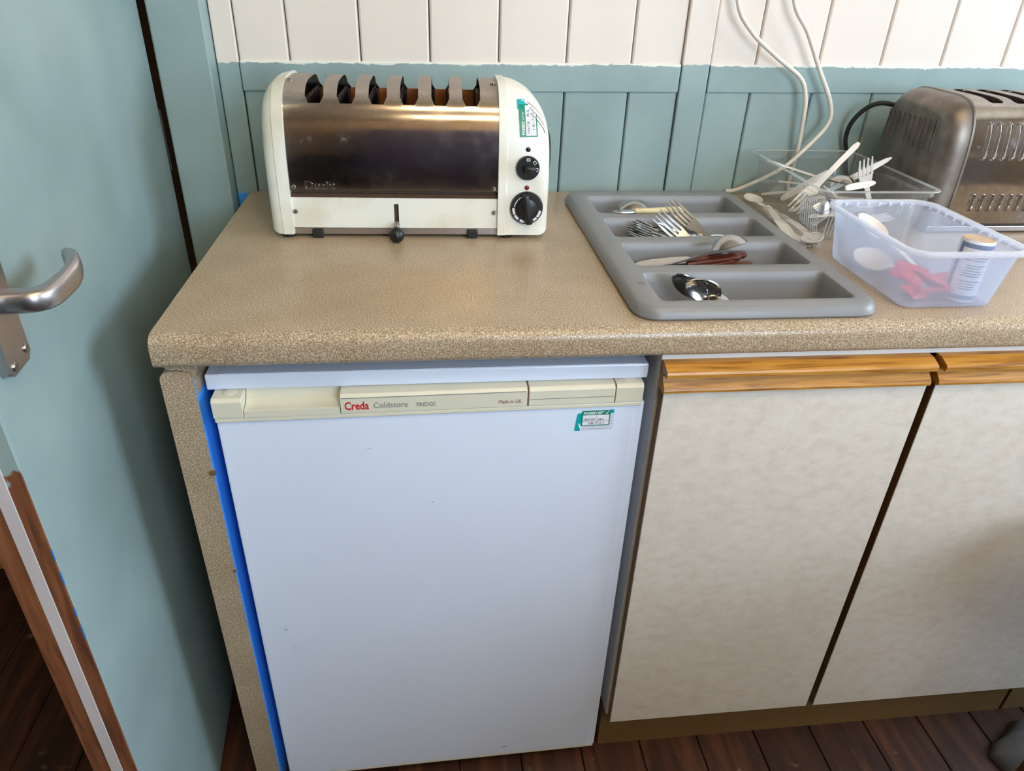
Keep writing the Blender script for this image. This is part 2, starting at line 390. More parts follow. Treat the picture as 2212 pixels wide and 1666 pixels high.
def dirty_white():
    m, n, l, b = newmat('worn_white_enamel')
    tc = n.new('ShaderNodeTexCoord')
    a = n.new('ShaderNodeTexNoise'); a.inputs['Scale'].default_value = 70; a.inputs['Detail'].default_value = 9; a.inputs['Roughness'].default_value = .75
    g = n.new('ShaderNodeTexNoise'); g.inputs['Scale'].default_value = 9; g.inputs['Detail'].default_value = 4
    l.new(tc.outputs['Object'], a.inputs['Vector']); l.new(tc.outputs['Object'], g.inputs['Vector'])
    cr = ramp(n, [(.315, (74, 64, 52)), (.345, (228, 228, 220))]); l.new(a.outputs['Fac'], cr.inputs['Fac'])
    cg = ramp(n, [(.3, (226, 216, 198)), (.55, (255, 255, 255))]); l.new(g.outputs['Fac'], cg.inputs['Fac'])
    mx = n.new('ShaderNodeMix'); mx.data_type = 'RGBA'; mx.blend_type = 'MULTIPLY'; mx.inputs['Factor'].default_value = 1
    l.new(cr.outputs['Color'], mx.inputs[6]); l.new(cg.outputs['Color'], mx.inputs[7]); l.new(mx.outputs[2], b.inputs['Base Color'])
    b.inputs['Roughness'].default_value = .3
    return m
M_['toaster_white'] = dirty_white()
def clear_plastic(name, tint, refl_rough=.05, haze=.0, hazecol=(1, 1, 1), fres=1.25):
    m = bpy.data.materials.new(name); m.use_nodes = True; n, l = m.node_tree.nodes, m.node_tree.links
    n.remove(n['Principled BSDF']); out = n['Material Output']
    tr = n.new('ShaderNodeBsdfTransparent'); tr.inputs[0].default_value = (*tint, 1)
    gl = n.new('ShaderNodeBsdfGlossy'); gl.inputs['Roughness'].default_value = refl_rough
    lw = n.new('ShaderNodeFresnel'); lw.inputs[0].default_value = fres
    ge = n.new('ShaderNodeNewGeometry'); mm = n.new('ShaderNodeMath'); mm.operation = 'SUBTRACT'; mm.use_clamp = True
    l.new(lw.outputs[0], mm.inputs[0]); l.new(ge.outputs['Backfacing'], mm.inputs[1])
    mx = n.new('ShaderNodeMixShader'); l.new(mm.outputs[0], mx.inputs[0])
    base = tr
    if haze:
        df = n.new('ShaderNodeBsdfDiffuse'); df.inputs[0].default_value = (*hazecol, 1)
        tl = n.new('ShaderNodeBsdfTranslucent'); tl.inputs[0].default_value = (*hazecol, 1)
        m1 = n.new('ShaderNodeMixShader'); m1.inputs[0].default_value = .5; l.new(df.outputs[0], m1.inputs[1]); l.new(tl.outputs[0], m1.inputs[2])
        m2 = n.new('ShaderNodeMixShader'); m2.inputs[0].default_value = haze; l.new(tr.outputs[0], m2.inputs[1]); l.new(m1.outputs[0], m2.inputs[2]); base = m2
    l.new(base.outputs[0], mx.inputs[1]); l.new(gl.outputs[0], mx.inputs[2]); l.new(mx.outputs[0], out.inputs['Surface'])
    return m
M_['clear'] = clear_plastic('clear_rigid_plastic', (.96, .96, .96), .05, .05, (.9, .9, .9), 1.5)
M_['clear_rim'] = clear_plastic('clear_plastic_rim', (.94, .95, .95), .05, .34, (.9, .92, .92), 1.6)
M_['milky'] = clear_plastic('milky_translucent_plastic', (.96, .97, 1.0), .25, .30, (.80, .86, 1.0), 1.35)
M_['milky_rim'] = clear_plastic('milky_plastic_rim', (.96, .97, 1.0), .25, .62, (.90, .92, .99), 1.35)
M_['bag'] = clear_plastic('thin_film', (.97, .97, .97), .15, .22, (.86, .84, .82), 1.4)
M_['glass'] = clear_plastic('window_glass', (.97, .98, .98), .02, 0, (1, 1, 1), 1.3)
def emis(name, col, s):
    m = bpy.data.materials.new(name); m.use_nodes = True; b = m.node_tree.nodes['Principled BSDF']
    b.inputs['Emission Color'].default_value = (*col, 1); b.inputs['Emission Strength'].default_value = s
    return m
M_['tube'] = emis('fluorescent_tube_glow', (1.0, .80, .50), LAMP_POWER)

# ================================================================== SETTING
H, CD = .90, .6066
SL = .0129
x0, x1, y0, zc = ROOM['x0'], ROOM['x1'], ROOM['y0'], ROOM['zc']
DX0, DX1 = -.90, -.118          # doorway in the back wall
# floor with boards
fl = tag(obj('floor', BX(x0, x1, y0, 1.5, -.06, -.022), M_['timber']), kind='structure')
PW = .1148
k0 = math.floor((x0-.6975)/PW); bm0 = None
for k in range(k0, k0+int((x1-x0)/PW)+2):
    xa = max(.6975+PW*k+.0011, x0); xb = min(.6975+PW*(k+1)-.0011, x1)
    if xb-xa < .01: continue
    obj('floor_board', BX(xa, xb, y0, 1.5, -.022, 0, bev=.0012, seg=1), M_['floor'], fl)
ceil = tag(obj('ceiling', BX(x0-.1, x1+.1, y0-.1, .1, zc, zc+.05), M_['ceil']), kind='structure')
# back wall: core with the doorway, boards, rail, strips
b = bmesh.new()
box(b, DX1, x1+.1, .014, .11, 0, zc); box(b, x0-.1, DX0, .014, .11, 0, zc); box(b, DX0, DX1, .014, .11, 2.05, zc)
wb = tag(obj('wall_back', b, M_['timber']), kind='structure')
def board(xa, xb, za, zb, m, slope=True):
    c = .0042
    bm = bmesh.new()
    pts = [(xa+.0008, .014), (xa+.0008, .0045), (xa+c*.5, .0012), (xa+c, .0), (xb-c, .0), (xb-c*.5, .0012), (xb-.0008, .0045), (xb-.0008, .014)]
    A = [bm.verts.new((p[0], p[1], za+(SL*p[0] if za > .5 else 0))) for p in pts]
    B = [bm.verts.new((p[0], p[1], zb+(SL*p[0] if zb < 2 else 0))) for p in pts]
    n = len(pts)
    for i in range(n): bm.faces.new((A[i], A[(i+1) % n], B[(i+1) % n], B[i]))
    bm.faces.new(A[::-1]); bm.faces.new(B)
    return obj('wall_board', bm, m, wb)
PX0, PX1 = .7895, .8425          # broad cover strip
RZ0, RZ1 = 1.0738, 1.1222
g = [.0125, .0967, .2168, .3354, .4556, .5768, .6960, PX0]
g2 = [PX1, .9295, 1.0510, 1.1728, 1.2931, 1.4185]
while g2[-1] < x1-.12: g2.append(g2[-1]+.1205)
g2.append(x1)
for gs in (g, g2):
    for a, c in zip(gs, gs[1:]):
        board(a, c, RZ1-.002, zc, M_['cream']); board(a, c, 0, RZ0+.002, M_['teal'])
def sloped_box(bm, xa, xb, ya, yb, za, zb, bev):
    t = bmesh.new(); box(t, xa, xb, ya, yb, za, zb, bev=bev, seg=2)
    for v in t.verts: v.co.z += SL*v.co.x
    merge(bm, t)
for a, c in ((.0130, PX0-.0012), (PX1+.0012, x1)):
    bm = bmesh.new(); sloped_box(bm, a, c, -.0035, .014, RZ0, RZ1, .002)
    obj('dado_rail', bm, M_['rail'], wb)
obj('cover_strip', BX(PX0+.0006, PX1-.0006, -.004, .014, 0, zc, bev=.0025), M_['post'], wb)
obj('corner_strip', BX(-.024, .0118, -.002, .014, 0, zc, bev=.002), M_['corner'], wb)
# cream boards over and left of the doorway, outside the view
for i in range(7):
    xa = x0+i*.1145
    if xa+.1145 < DX0-.08: board(xa, xa+.1145, 0, zc, M_['cream'])
# door trim (architrave) beside the doorway
tag(obj('trim_1', BX(-.1100, -.0255, -.041, .012, 0, 2.12, bev=.003), M_['teal']), kind='structure')
tag(obj('trim_2', BX(DX0-.08, DX0+.005, -.03, .012, 0, 2.12, bev=.003), M_['teal']), kind='structure')
tag(obj('trim_3', BX(DX0-.08, -.0255, -.03, .0, 2.04, 2.12, bev=.003), M_['teal']), kind='structure')
b = BX(DX0, DX1, -.004, .02, 0, .010, bev=.003); tag(obj('trim_4', b, M_['oak']), kind='structure')       # threshold strip
tag(obj('trim_5', BX(DX0, DX1, .02, .06, 0, .022, bev=.004), M_['white_mel']), kind='structure')
# hall behind the doorway
b = bmesh.new(); box(b, -1.7, -1.65, .11, 1.5, 0, zc); box(b, .3, .35, .11, 1.5, 0, zc); box(b, -1.7, .35, 1.45, 1.5, 0, zc); box(b, -1.7, .35, .11, 1.5, zc, zc+.05)
tag(obj('wall_hall', b, M_['front_wall']), kind='structure')
# other walls
tag(obj('wall_left', BX(x0-.1, x0, y0, .11, 0, zc), M_['front_wall']), kind='structure')
def wall_with_window(name, axis, pos, thick, lo, hi, wa, wb_, z0, z1, added_dado):
    bm = bmesh.new()
    def bb(a, c, za, zb, inset=0):
        if axis == 'x': box(bm, pos, pos+thick, a, c, za, zb)
        else: box(bm, a, c, pos-thick, pos, za, zb)
    bb(lo, hi, .0, z0); bb(lo, hi, z1, zc); bb(lo, wa, z0, z1); bb(wb_, hi, z0, z1)
    o = tag(obj(name, bm, M_['front_wall']), kind='structure')
    return o
wr = wall_with_window('wall_right', 'x', x1, .1, y0-.1, .11, WIN_R['y0'], WIN_R['y1'], WIN_R['z0'], WIN_R['z1'], .9)
wf = wall_with_window('wall_front', 'y', y0, .1, x0-.1, x1, WIN_F['x0'], WIN_F['x1'], WIN_F['z0'], WIN_F['z1'], .95)
tag(obj('trim_6', BX(x0, x1, y0, y0+.012, 0, .98), M_['added_dado']), kind='structure')  # dark lower wall sheet, added out of view to deepen the toaster's reflection
def window(name, axis, pos, a0, a1, z0, z1):
    w = thing(name, None, None, ((pos, (a0+a1)/2, z0) if axis == 'x' else ((a0+a1)/2, pos, z0)), kind='structure')
    bm = bmesh.new(); t = .05
    def bb(bm, p, q, za, zb, d=.03):
        if axis == 'x': box(bm, pos+.02, pos+.02+d, p, q, za, zb, bev=.003, seg=1)
        else: box(bm, p, q, pos-.02-d, pos-.02, za, zb, bev=.003, seg=1)
    bb(bm, a0, a1, z0, z0+t); bb(bm, a0, a1, z1-t, z1); bb(bm, a0, a0+t, z0, z1); bb(bm, a1-t, a1, z0, z1)
    obj('window_frame', bm, M_['white_mel'], w)
    mid = (a0+a1)/2
    bm = bmesh.new(); bb(bm, mid-.025, mid+.025, z0, z1); obj('mullion', bm, M_['white_mel'], w)
    for p, q in ((a0+.04, mid-.02), (mid+.02, a1-.04)):
        bm = bmesh.new()
        if axis == 'x': box(bm, pos+.033, pos+.037, p, q, z0+.04, z1-.04)
        else: box(bm, p, q, pos-.037, pos-.033, z0+.04, z1-.04)
        obj('window_pane', bm, M_['glass'], w)
window('window_1', 'x', x1, WIN_R['y0'], WIN_R['y1'], WIN_R['z0'], WIN_R['z1'])
window('window_2', 'y', y0, WIN_F['x0'], WIN_F['x1'], WIN_F['z0'], WIN_F['z1'])

# ceiling fittings with twin tubes
def fitting(x, y, lab, nm):
    t = thing(nm+'_ceiling_light_offscreen', lab, 'ceiling light', (x, y, zc))
    obj('fitting_body', BX(x-.65, x+.65, y-.05, y+.05, zc-.05, zc, bev=.004), M_['white_mel'], t)
    for s in (-1, 1):
        bm = lathe(bmesh.new(), [(.013, x-.6), (.013, x+.6)], 12, (0, y+s*.085, zc-.055), 'X'); obj(nm+('_front' if s < 0 else '_back')+'_fluorescent_tube_offscreen', bm, M_['tube'], t, smooth=40)
        for e in (-1, 1): obj('tube_holder', BX(x+e*.605-.012, x+e*.605+.012, y+min(0, s*.11), y+max(0, s*.11), zc-.075, zc-.03, bev=.002), M_['white_mel'], t)
fitting(0.75, -1.45, 'twin-tube fluorescent ceiling light over the worktop', 'worktop')
fitting(0.75, -2.45, 'twin-tube fluorescent ceiling light by the window wall', 'window')

# ------------------------------------------------------------------ the open door
ANG = math.atan(.085)
door = thing('door_1', None, None, (-.119, -.046, 0), kind='structure')
door.rotation_euler = (0, 0, 0)
# local frame of the leaf: u runs from the hinge to the free edge, face looks to +x; build in world then rotate about the hinge
DW, DT = .762, .047
def door_part(name, bm, m, parent, smooth=False):
    # built with face at x=0, leaf along -y; rotate so that it swings towards +x
    bmesh.ops.transform(bm, matrix=Matrix.Rotation(ANG, 4, 'Z'), verts=bm.verts)
    return obj(name, bm, m, parent, world=False, smooth=smooth)
door_part('leaf', BX(-DT, 0, -DW+.001, -.004, .012, 2.03, bev=.0012, seg=2), M_['teal'], door)
door_part('edge_lipping', BX(-DT+.0006, -.0006, -DW-.0012, -DW+.002, .012, 2.03), M_['edge'], door)
door_part('seal_strip', BX(-.0275, -.0150, -DW-.0022, -DW, .03, 2.0, bev=.0004, seg=1), M_['strip'], door)
for zb_, hb in ((.763, .014), (.731, .016), (.683, .011), (.653, .020)): door_part('blue_paint_fleck', BX(-.0006, .0003, -DW-.0014, -DW+.0010, zb_-hb/2, zb_+hb/2, bev=.0003, seg=1), mat('old_blue_paint', (30, 104, 186), .5), door)
for z in (.25, 1.0, 1.75):
    bm = lathe(bmesh.new(), [(.006, z-.05), (.006, z+.05)], 12, (-.003, .002, 0)); door_part('hinge_knuckle', bm, M_['steel_dk'], door, smooth=40)
# lever handle on a long backplate
HY = -.7150; HZ = 1.013
pl = rrect(HY-.0235, HY+.0235, .948, 1.115, .006)
bm = bmesh.new(); t = bmesh.new(); prism(t, pl, 0, 0, .009); bmesh.ops.bevel(t, geom=[e for e in t.edges if all(v.co.x > .0085 for v in e.verts)], offset=.0025, segments=3, affect='EDGES'); merge(bm, t)
plate = door_part('handle_plate', bm, M_['satin'], door, smooth=35)
for dy, dz in ((.0155, .012), (-.0135, .008)):
    bm = lathe(bmesh.new(), [(.0046, .0085), (.0046, .0098), (.0036, .0108)], 14, (0, HY+dy, .948+dz), 'X')
    door_part('screw', bm, M_['screw'], plate, smooth=40)
    door_part('screw_slot', BX(.0106, .01095, HY+dy-.0034, HY+dy+.0034, .948+dz-.0006, .948+dz+.0006), M_['dark'], plate)
bm = bmesh.new()
# neck, then a flattened blade sweeping towards the hinge with its tip curled back
path = [(.006, HY, HZ), (.022, HY, HZ), (.036, HY+.001, HZ), (.045, HY+.010, HZ), (.050, HY+.030, HZ+.001), (.052, HY+.050, HZ+.002), (.050, HY+.068, HZ+.003), (.045, HY+.082, HZ+.004), (.037, HY+.092, HZ+.004)]
P = smooth_path(path, 6); secs = []
for i, p in enumerate(P):
    tt = (P[min(i+1, len(P)-1)]-P[max(i-1, 0)]).normalized(); s = tt.cross(Vector((0, 0, 1))).normalized(); u = s.cross(tt)
    f = i/(len(P)-1)
    h = .0105 if f < .3 else .0105+.0015*min(1, (f-.3)/.3); w = .0105-.0045*min(1, max(0, (f-.25)/.3))
    if f > .93: h *= .9; w *= .85
    secs.append([tuple(p+w*math.copysign(abs(math.cos(a))**.7, math.cos(a))*s+h*math.copysign(abs(math.sin(a))**.7, math.sin(a))*u) for a in [2*PI*k/20 for k in range(20)]])
loft(bm, secs); door_part('lever', bm, M_['satin'], door, smooth=50)

# ================================================================== WORKTOP AND UNITS
TX0, TX1, TY0, TY1 = .598, .890, -.573, -.078     # cut-out for the cutlery tray
CT = .0415
def top_profile(ya, yb, front):
    if not front: return [(ya, H-CT), (yb, H-CT), (yb, H), (ya, H)]
    pts = [(yb, H-CT), (yb, H)]
    r = .017
    for k in range(8): a = PI/2*k/7; pts.append((-CD+r-r*math.sin(a), H-r+r*math.cos(a)))
    r = .009
    for k in range(6): a = PI/2*k/5; pts.append((-CD+r-r*math.cos(a), H-CT+r-r*math.sin(a)))
    return pts
bm = bmesh.new()
XE = x1-.02
prism(bm, top_profile(-CD, -.0015, True), 0, 0, TX0)
prism(bm, top_profile(-CD, TY0, True), 0, TX0, TX1)
prism(bm, top_profile(TY1, -.0015, False), 0, TX0, TX1)
prism(bm, top_profile(-CD, -.0015, True), 0, TX1, XE)
wt = tag(obj('worktop', bm, M_['lam'], loc=(0, 0, H), smooth=30), 'long beige speckled laminate worktop with rounded front edge', 'worktop')
obj('end_chip', BX(-.0006, .0003, -CD+.004, -CD+.0075, H-CT+.004, H-CT+.026), M_['white_mel'], wt)

# end panel
bm = bmesh.new(); px = .0385
pts = [(0, 0), (px, 0), (px, .838)]
for k in range(1, 6): a = PI/2*k/5; pts.append((px-.016+.016*math.cos(a), .838+.0125*math.sin(a)))
for k in range(0, 6): a = PI/2*k/5; pts.append((.013-.013*math.sin(a), .8385+.012*math.cos(a)))
prism(bm, pts, 1, -.597, -.0015)
bmesh.ops.recalc_face_normals(bm, faces=bm.faces)
for f in bm.faces:
    if f.normal.x > .95: f.material_index = 1
ep = tag(obj('end_panel', bm, [M_['lam'], M_['blue']], loc=(.02, -.3, 0)), 'upright speckled laminate end panel under the worktop, blue inside', 'panel')
bm = bmesh.new()
pts = [(.0385, .815), (.0395, .836), (.0455, .8575), (.004, .8575), (.013, .8515), (.027, .8512)]
for k in range(4, 0, -1): a = PI/2*k/5; pts.append((px-.016+.016*math.cos(a)+.0004, .838+.0125*math.sin(a)+.0006))
prism(bm, pts, 1, -.595, -.3); obj('packing_piece', bm, M_['lam'], ep)
for (z, yy, r) in ((.700, -.5966, .0045), (.527, -.5966, .0025)):
    bm = lathe(bmesh.new(), [(r, -.5978), (r, -.595)], 10, (px-.001-r*.2, 0, z), 'Y'); obj('chip', bm, M_['gap'], ep)

# ---------------------------------------------------------------- fridge
FX0, FX1 = .0540, .603
fr = thing('fridge', 'white under-counter fridge with cream plastic trim across its door', 'fridge', ((FX0+FX1)/2, -.3, 0))
def shear(bm):
    for v in bm.verts: v.co.y += .009*(v.co.x-FX0)/(FX1-FX0)
    return bm
obj('cabinet', BX(.056, .600, -.548, -.03, .02, .806, bev=.004), M_['white_enamel'], fr)
bm = BX(.0437, .6060, -.575, -.03, .811, .8325, bev=.002)
lid = obj('top_lid', bm, M_['white_enamel'], fr)
obj('lid_inset', BX(.060, .590, -.5735, -.05, .8322, .8329), M_['white_enamel'], lid)
t = bmesh.new(); prism(t, [(.060, .8324), (.064, .8324), (.046, .8332), (.042, .8332)], 1, -.5735, -.560); t.free()
bm = BX(FX0, FX1, -.5950, -.5500, .030, .7800)
bmesh.ops.bevel(bm, geom=[e for e in bm.edges if abs(e.verts[0].co.z-e.verts[1].co.z) > .5 and e.verts[0].co.y < -.58], offset=.0015, segments=2, affect='EDGES')
bmesh.ops.bevel(bm, geom=[e for e in bm.edges if abs(e.verts[0].co.z-e.verts[1].co.z) > .5 and e.verts[0].co.y < -.594 and e.verts[0].co.x > .5], offset=.012, segments=5, affect='EDGES')
dr = obj('door_panel', shear(bm), M_['white_enamel'], fr, smooth=25)
obj('bottom_trim', shear(BX(FX0+.001, FX1-.001, -.594, -.552, .021, .0275, bev=.002)), M_['ivory'], fr)
obj('door_gasket', BX(FX0+.012, FX1-.012, -.552, -.546, .04, .795), M_['grey_side'], fr)
# cream trim along the top of the door
Z0, ZC, ZT, YF = .7835, .8062, .8105, -.5985
def trim_block(xa, xb, yf=YF, extra=None):
    bm = bmesh.new()
    prism(bm, [(yf, Z0), (yf-.0005, ZC), (yf+.0035, ZT), (-.552, ZT), (-.552, Z0)], 0, xa, xb)
    bmesh.ops.bevel(bm, geom=list(bm.edges), offset=.0006, segments=1, affect='EDGES')
    return bm
obj('trim_lip', shear(BX(FX0-.001, FX1-.004, YF+.0008, -.552, .7765, .7828, bev=.0012)), M_['ivory'], fr)
for xa, xb in ((FX0-.0015, .0885), (.5612, .5985)):
    cap = obj('trim_end_cap', shear(trim_block(xa, xb)), M_['ivory'], fr)
    cx = xa+.019
    bm = lathe(bmesh.new(), [(.0085, ZT-.001), (.0085, ZT+.0005), (.0078, ZT+.0009)], 20, (cx, -.580, 0)); obj('hinge_plug', shear(bm), M_['ivory'], cap, smooth=40)
npl = obj('name_plate', shear(trim_block(.2065, .4435)), M_['ivory'], fr)
obj('name_plate_shade_line', shear(BX(.208, .442, YF-.0009, YF+.001, ZC-.0003, ZC+.0003)), M_['greyink'], npl)  # flat grey strip painted in for the shadow and grime of a joint
blk = obj('trim_panel', shear(trim_block(.4455, .5600)), M_['ivory'], fr)
obj('trim_panel_shade_line', shear(BX(.447, .559, YF-.0006, YF+.001, .7935, .7941)), M_['greyink'], blk)  # grey strip laid on the face as the joint's shadow and grime line
for xg in (.4445, .5606): obj('trim_gap', shear(BX(xg-.0007, xg+.0007, YF+.0004, -.556, Z0, ZT-.0003)), M_['gap'], fr)
# finger grip recess
bm = bmesh.new()
pr = [(YF, Z0), (YF, .7925), (YF+.003, .7932)]
for k in range(9): a = PI/2*k/8; pr.append((YF+.005+.022*math.sin(a), .8095-.0165*math.cos(a)))
pr += [(-.566, ZT), (-.552, ZT), (-.552, Z0)]
prism(bm, pr, 0, .0895, .2055); obj('finger_grip', shear(bm), M_['ivory'], fr, smooth=30)
def lettering(s, x, z, size, m, parent, y, bold=0, width=None, sh=0):
    bm = text_bm(s, size, .00012, bold, sh)
    w = max(v.co.x for v in bm.verts)-min(v.co.x for v in bm.verts)
    if width: bmesh.ops.scale(bm, vec=(width/w, 1, 1), verts=bm.verts)
    bmesh.ops.translate(bm, verts=bm.verts, vec=(x-min(v.co.x for v in bm.verts), y, z))
    return bm
yl = YF-.0004
obj('lettering', shear(lettering('Creda', .2118, .7893, .0160, None, None, yl, .00035, .0298)), M_['redink'], npl)
obj('lettering', shear(lettering('Coldstore', .2475, .7905, .0115, None, None, yl, 0, .0425)), M_['greyink'], npl)
obj('lettering', shear(lettering('FRIDGE', .3012, .7903, .0085, None, None, yl, 0, .0245)), M_['greyink'], npl)
obj('lettering', shear(lettering('Made in UK', .4062, .7895, .0078, None, None, yl, 0, .0300)), M_['brownink'], npl)
# safety stickers on the door
def slab(x, z, w, h, y, th=.00012): return BX(x, x+w, y-th, y, z, z+h)
def quad_poly(pts, y, th=.00012):
    bm = bmesh.new(); prism(bm, pts, 1, y-th, y); return bm
def tick(x, z, s, y):
    return quad_poly([(x, z+.4*s), (x+.18*s, z+.5*s), (x+.34*s, z+.2*s), (x+.85*s, z+1.0*s), (x+1.0*s, z+.95*s), (x+.40*s, z-.06*s), (x+.26*s, z-.05*s)], y)
def green_sticker(o, x, z, w, h, y, name, date, sig):
    """safety-test label: name of part objects, all children of o"""
    bm = quad_poly(rrect(x, x+w, z, z+h, .0018, 3), y)
    s = obj('safety_sticker', shear(bm), M_['green'], o); s['label'] = 'green PASSED safety test sticker'
    def add(n, bm, m): obj(n, shear(bm), m, s)
    add('sticker_field', slab(x+.0016, z+.0014, w-.0032, h-.0085, y-.0002), M_['paper'])
    add('sticker_rule', slab(x+.0016, z+.0075, w-.0032, .0004, y-.0004), M_['greyink'])
    add('sticker_rule', slab(x+w*.52, z+.0075, .0004, h-.0148, y-.0004), M_['greyink'])
    bm = lettering('PASSED', x+.0022, z+h-.0056, .0052, None, None, y-.0003, .0001, w*.46); add('lettering', bm, M_['whiteink'])
    bm = lettering('SAFETY', x+w*.54, z+h-.0036, .0026, None, None, y-.0003, .00005, w*.24); add('lettering', bm, M_['whiteink'])
    bm = lettering('TEST', x+w*.54, z+h-.0060, .0026, None, None, y-.0003, .00005, w*.16); add('lettering', bm, M_['whiteink'])
    add('tick_mark', tick(x+w*.82, z+h-.0058, .0050, y-.0002), M_['whiteink'])
    bm = lettering(name, x+.0026, z+.0088, .0048, None, None, y-.0004, 0, w*.42, .3); add('handwriting', bm, M_['ink'])
    bm = lettering(sig, x+w*.56, z+.0090, .0048, None, None, y-.0004, 0, w*.22, .4); add('handwriting', bm, M_['ink'])
    bm = lettering(date, x+w*.24, z+.0024, .0056, None, None, y-.0004, 0, w*.56, .2); add('handwriting', bm, M_['ink'])
    return s
ys = -.5951
old = obj('old_sticker', shear(quad_poly([(.5108, .7388), (.5180, .7384), (.5212, .7670), (.5142, .7664), (.5125, .7645), (.5100, .7400)], ys)), M_['cyan'], fr); old['label'] = 'torn turquoise sticker edge'
obj('tick_mark', shear(quad_poly([(.5146, .7505), (.5166, .7500), (.5180, .7450), (.5190, .7575), (.5200, .7575), (.5192, .7425), (.5176, .7418)], ys-.0002)), M_['whiteink'], old)
o2 = obj('old_sticker', shear(quad_poly([(.5200, .7384), (.5625, .7392), (.5635, .7700), (.5215, .7700)], ys)), mat('old_label_paper', (206, 212, 226), .5), fr)
obj('sticker_tab', shear(quad_poly(rrect(.5560, .5628, .7652, .7708, .0015, 3), ys-.0002)), M_['cyan'], o2)
for zz in (.7588, .7530, .7478): obj('sticker_rule', shear(slab(.5585, zz, .0050, .0003, ys-.0002)), M_['greyink'], o2)
obj('sticker_rule', shear(slab(.528, .7412, .0320, .0003, ys-.0002)), M_['greyink'], o2)
s = green_sticker(fr, .5188, .7462, .0392, .0242, ys-.0004, 'FRIDGE', '18/7/21', 'pats')
for mx_, mz_, mw, mh in ((.0893, .3975, .0045, .0012), (.3165, .6290, .0020, .0012), (.2345, .7250, .0060, .0006), (.4300, .0480, .0090, .0016), (.0960, .3560, .0070, .0006)):
    obj('scuff_mark', shear(BX(mx_, mx_+mw, -.59515, -.5949, mz_, mz_+mh)), M_['greyink'], fr)

# ---------------------------------------------------------------- base cabinets
CY = -.605
def base_cabinet(xa, label):
    W_ = .835
    t = thing('base_cabinet', label, 'cabinet', (xa+W_/2, -.3, 0))
    bm = bmesh.new(); th = .016; z0, z1 = .118, .8575
    box(bm, xa, xa+th, -.587, -.02, z0, z1); box(bm, xa+W_-th, xa+W_, -.587, -.02, z0, z1)
    box(bm, xa+th, xa+W_-th, -.587, -.02, z0, z0+th); box(bm, xa+th, xa+W_-th, -.03, -.02, z0+th, z1)
    box(bm, xa+W_/2-.02, xa+W_/2+.02, -.587, -.572, z0+th, z1)
    obj('carcass', bm, M_['white_mel'], t)
    obj('top_rail', BX(xa+.0, xa+W_, -.589, -.5871, .8462, .8575), M_['white_mel'], t)
    obj('plinth', BX(xa-.0005, xa+W_, -.568, -.552, 0, .119), M_['kick'], t)
    for a in (xa+.0035, xa+.3855):
        w = .3695 if a < xa+.1 else .4345
        bm = BX(a, a+w, CY, -.5885, .119, .8070, bev=.0008, seg=1)
        bmesh.ops.recalc_face_normals(bm, faces=bm.faces)
        for f in bm.faces:
            if abs(f.normal.y) < .5 or f.normal.y > .5: f.material_index = 1
        d = obj('cabinet_door', bm, [M_['stone'], M_['gap']], t)
        yo = CY
        prof = [(-.5885, .8068), (yo-.0035, .8068), (yo-.0075, .8085), (yo-.0080, .8120), (yo-.0060, .8160), (yo+.0015, .8225), (yo+.0040, .8280), (yo+.0035, .8320),
                (yo+.0015, .8335), (yo-.0020, .8325), (yo-.0085, .8310), (yo-.0110, .8325), (yo-.0115, .8375), (yo-.0100, .8405), (yo+.0040, .8462), (-.5895, .8466)]
        bm = bmesh.new(); prism(bm, prof, 0, a-.003, a+w+.0010 if a > xa+.1 else a+w-.002); obj('pull_rail', bm, M_['oak'], d, smooth=25)
    return t
base_cabinet(.6168, 'base cabinet with mottled stone-effect doors and oak pull rails beside the fridge')
base_cabinet(1.4600, 'farther base cabinet with stone-effect doors and oak pulls under the window end')

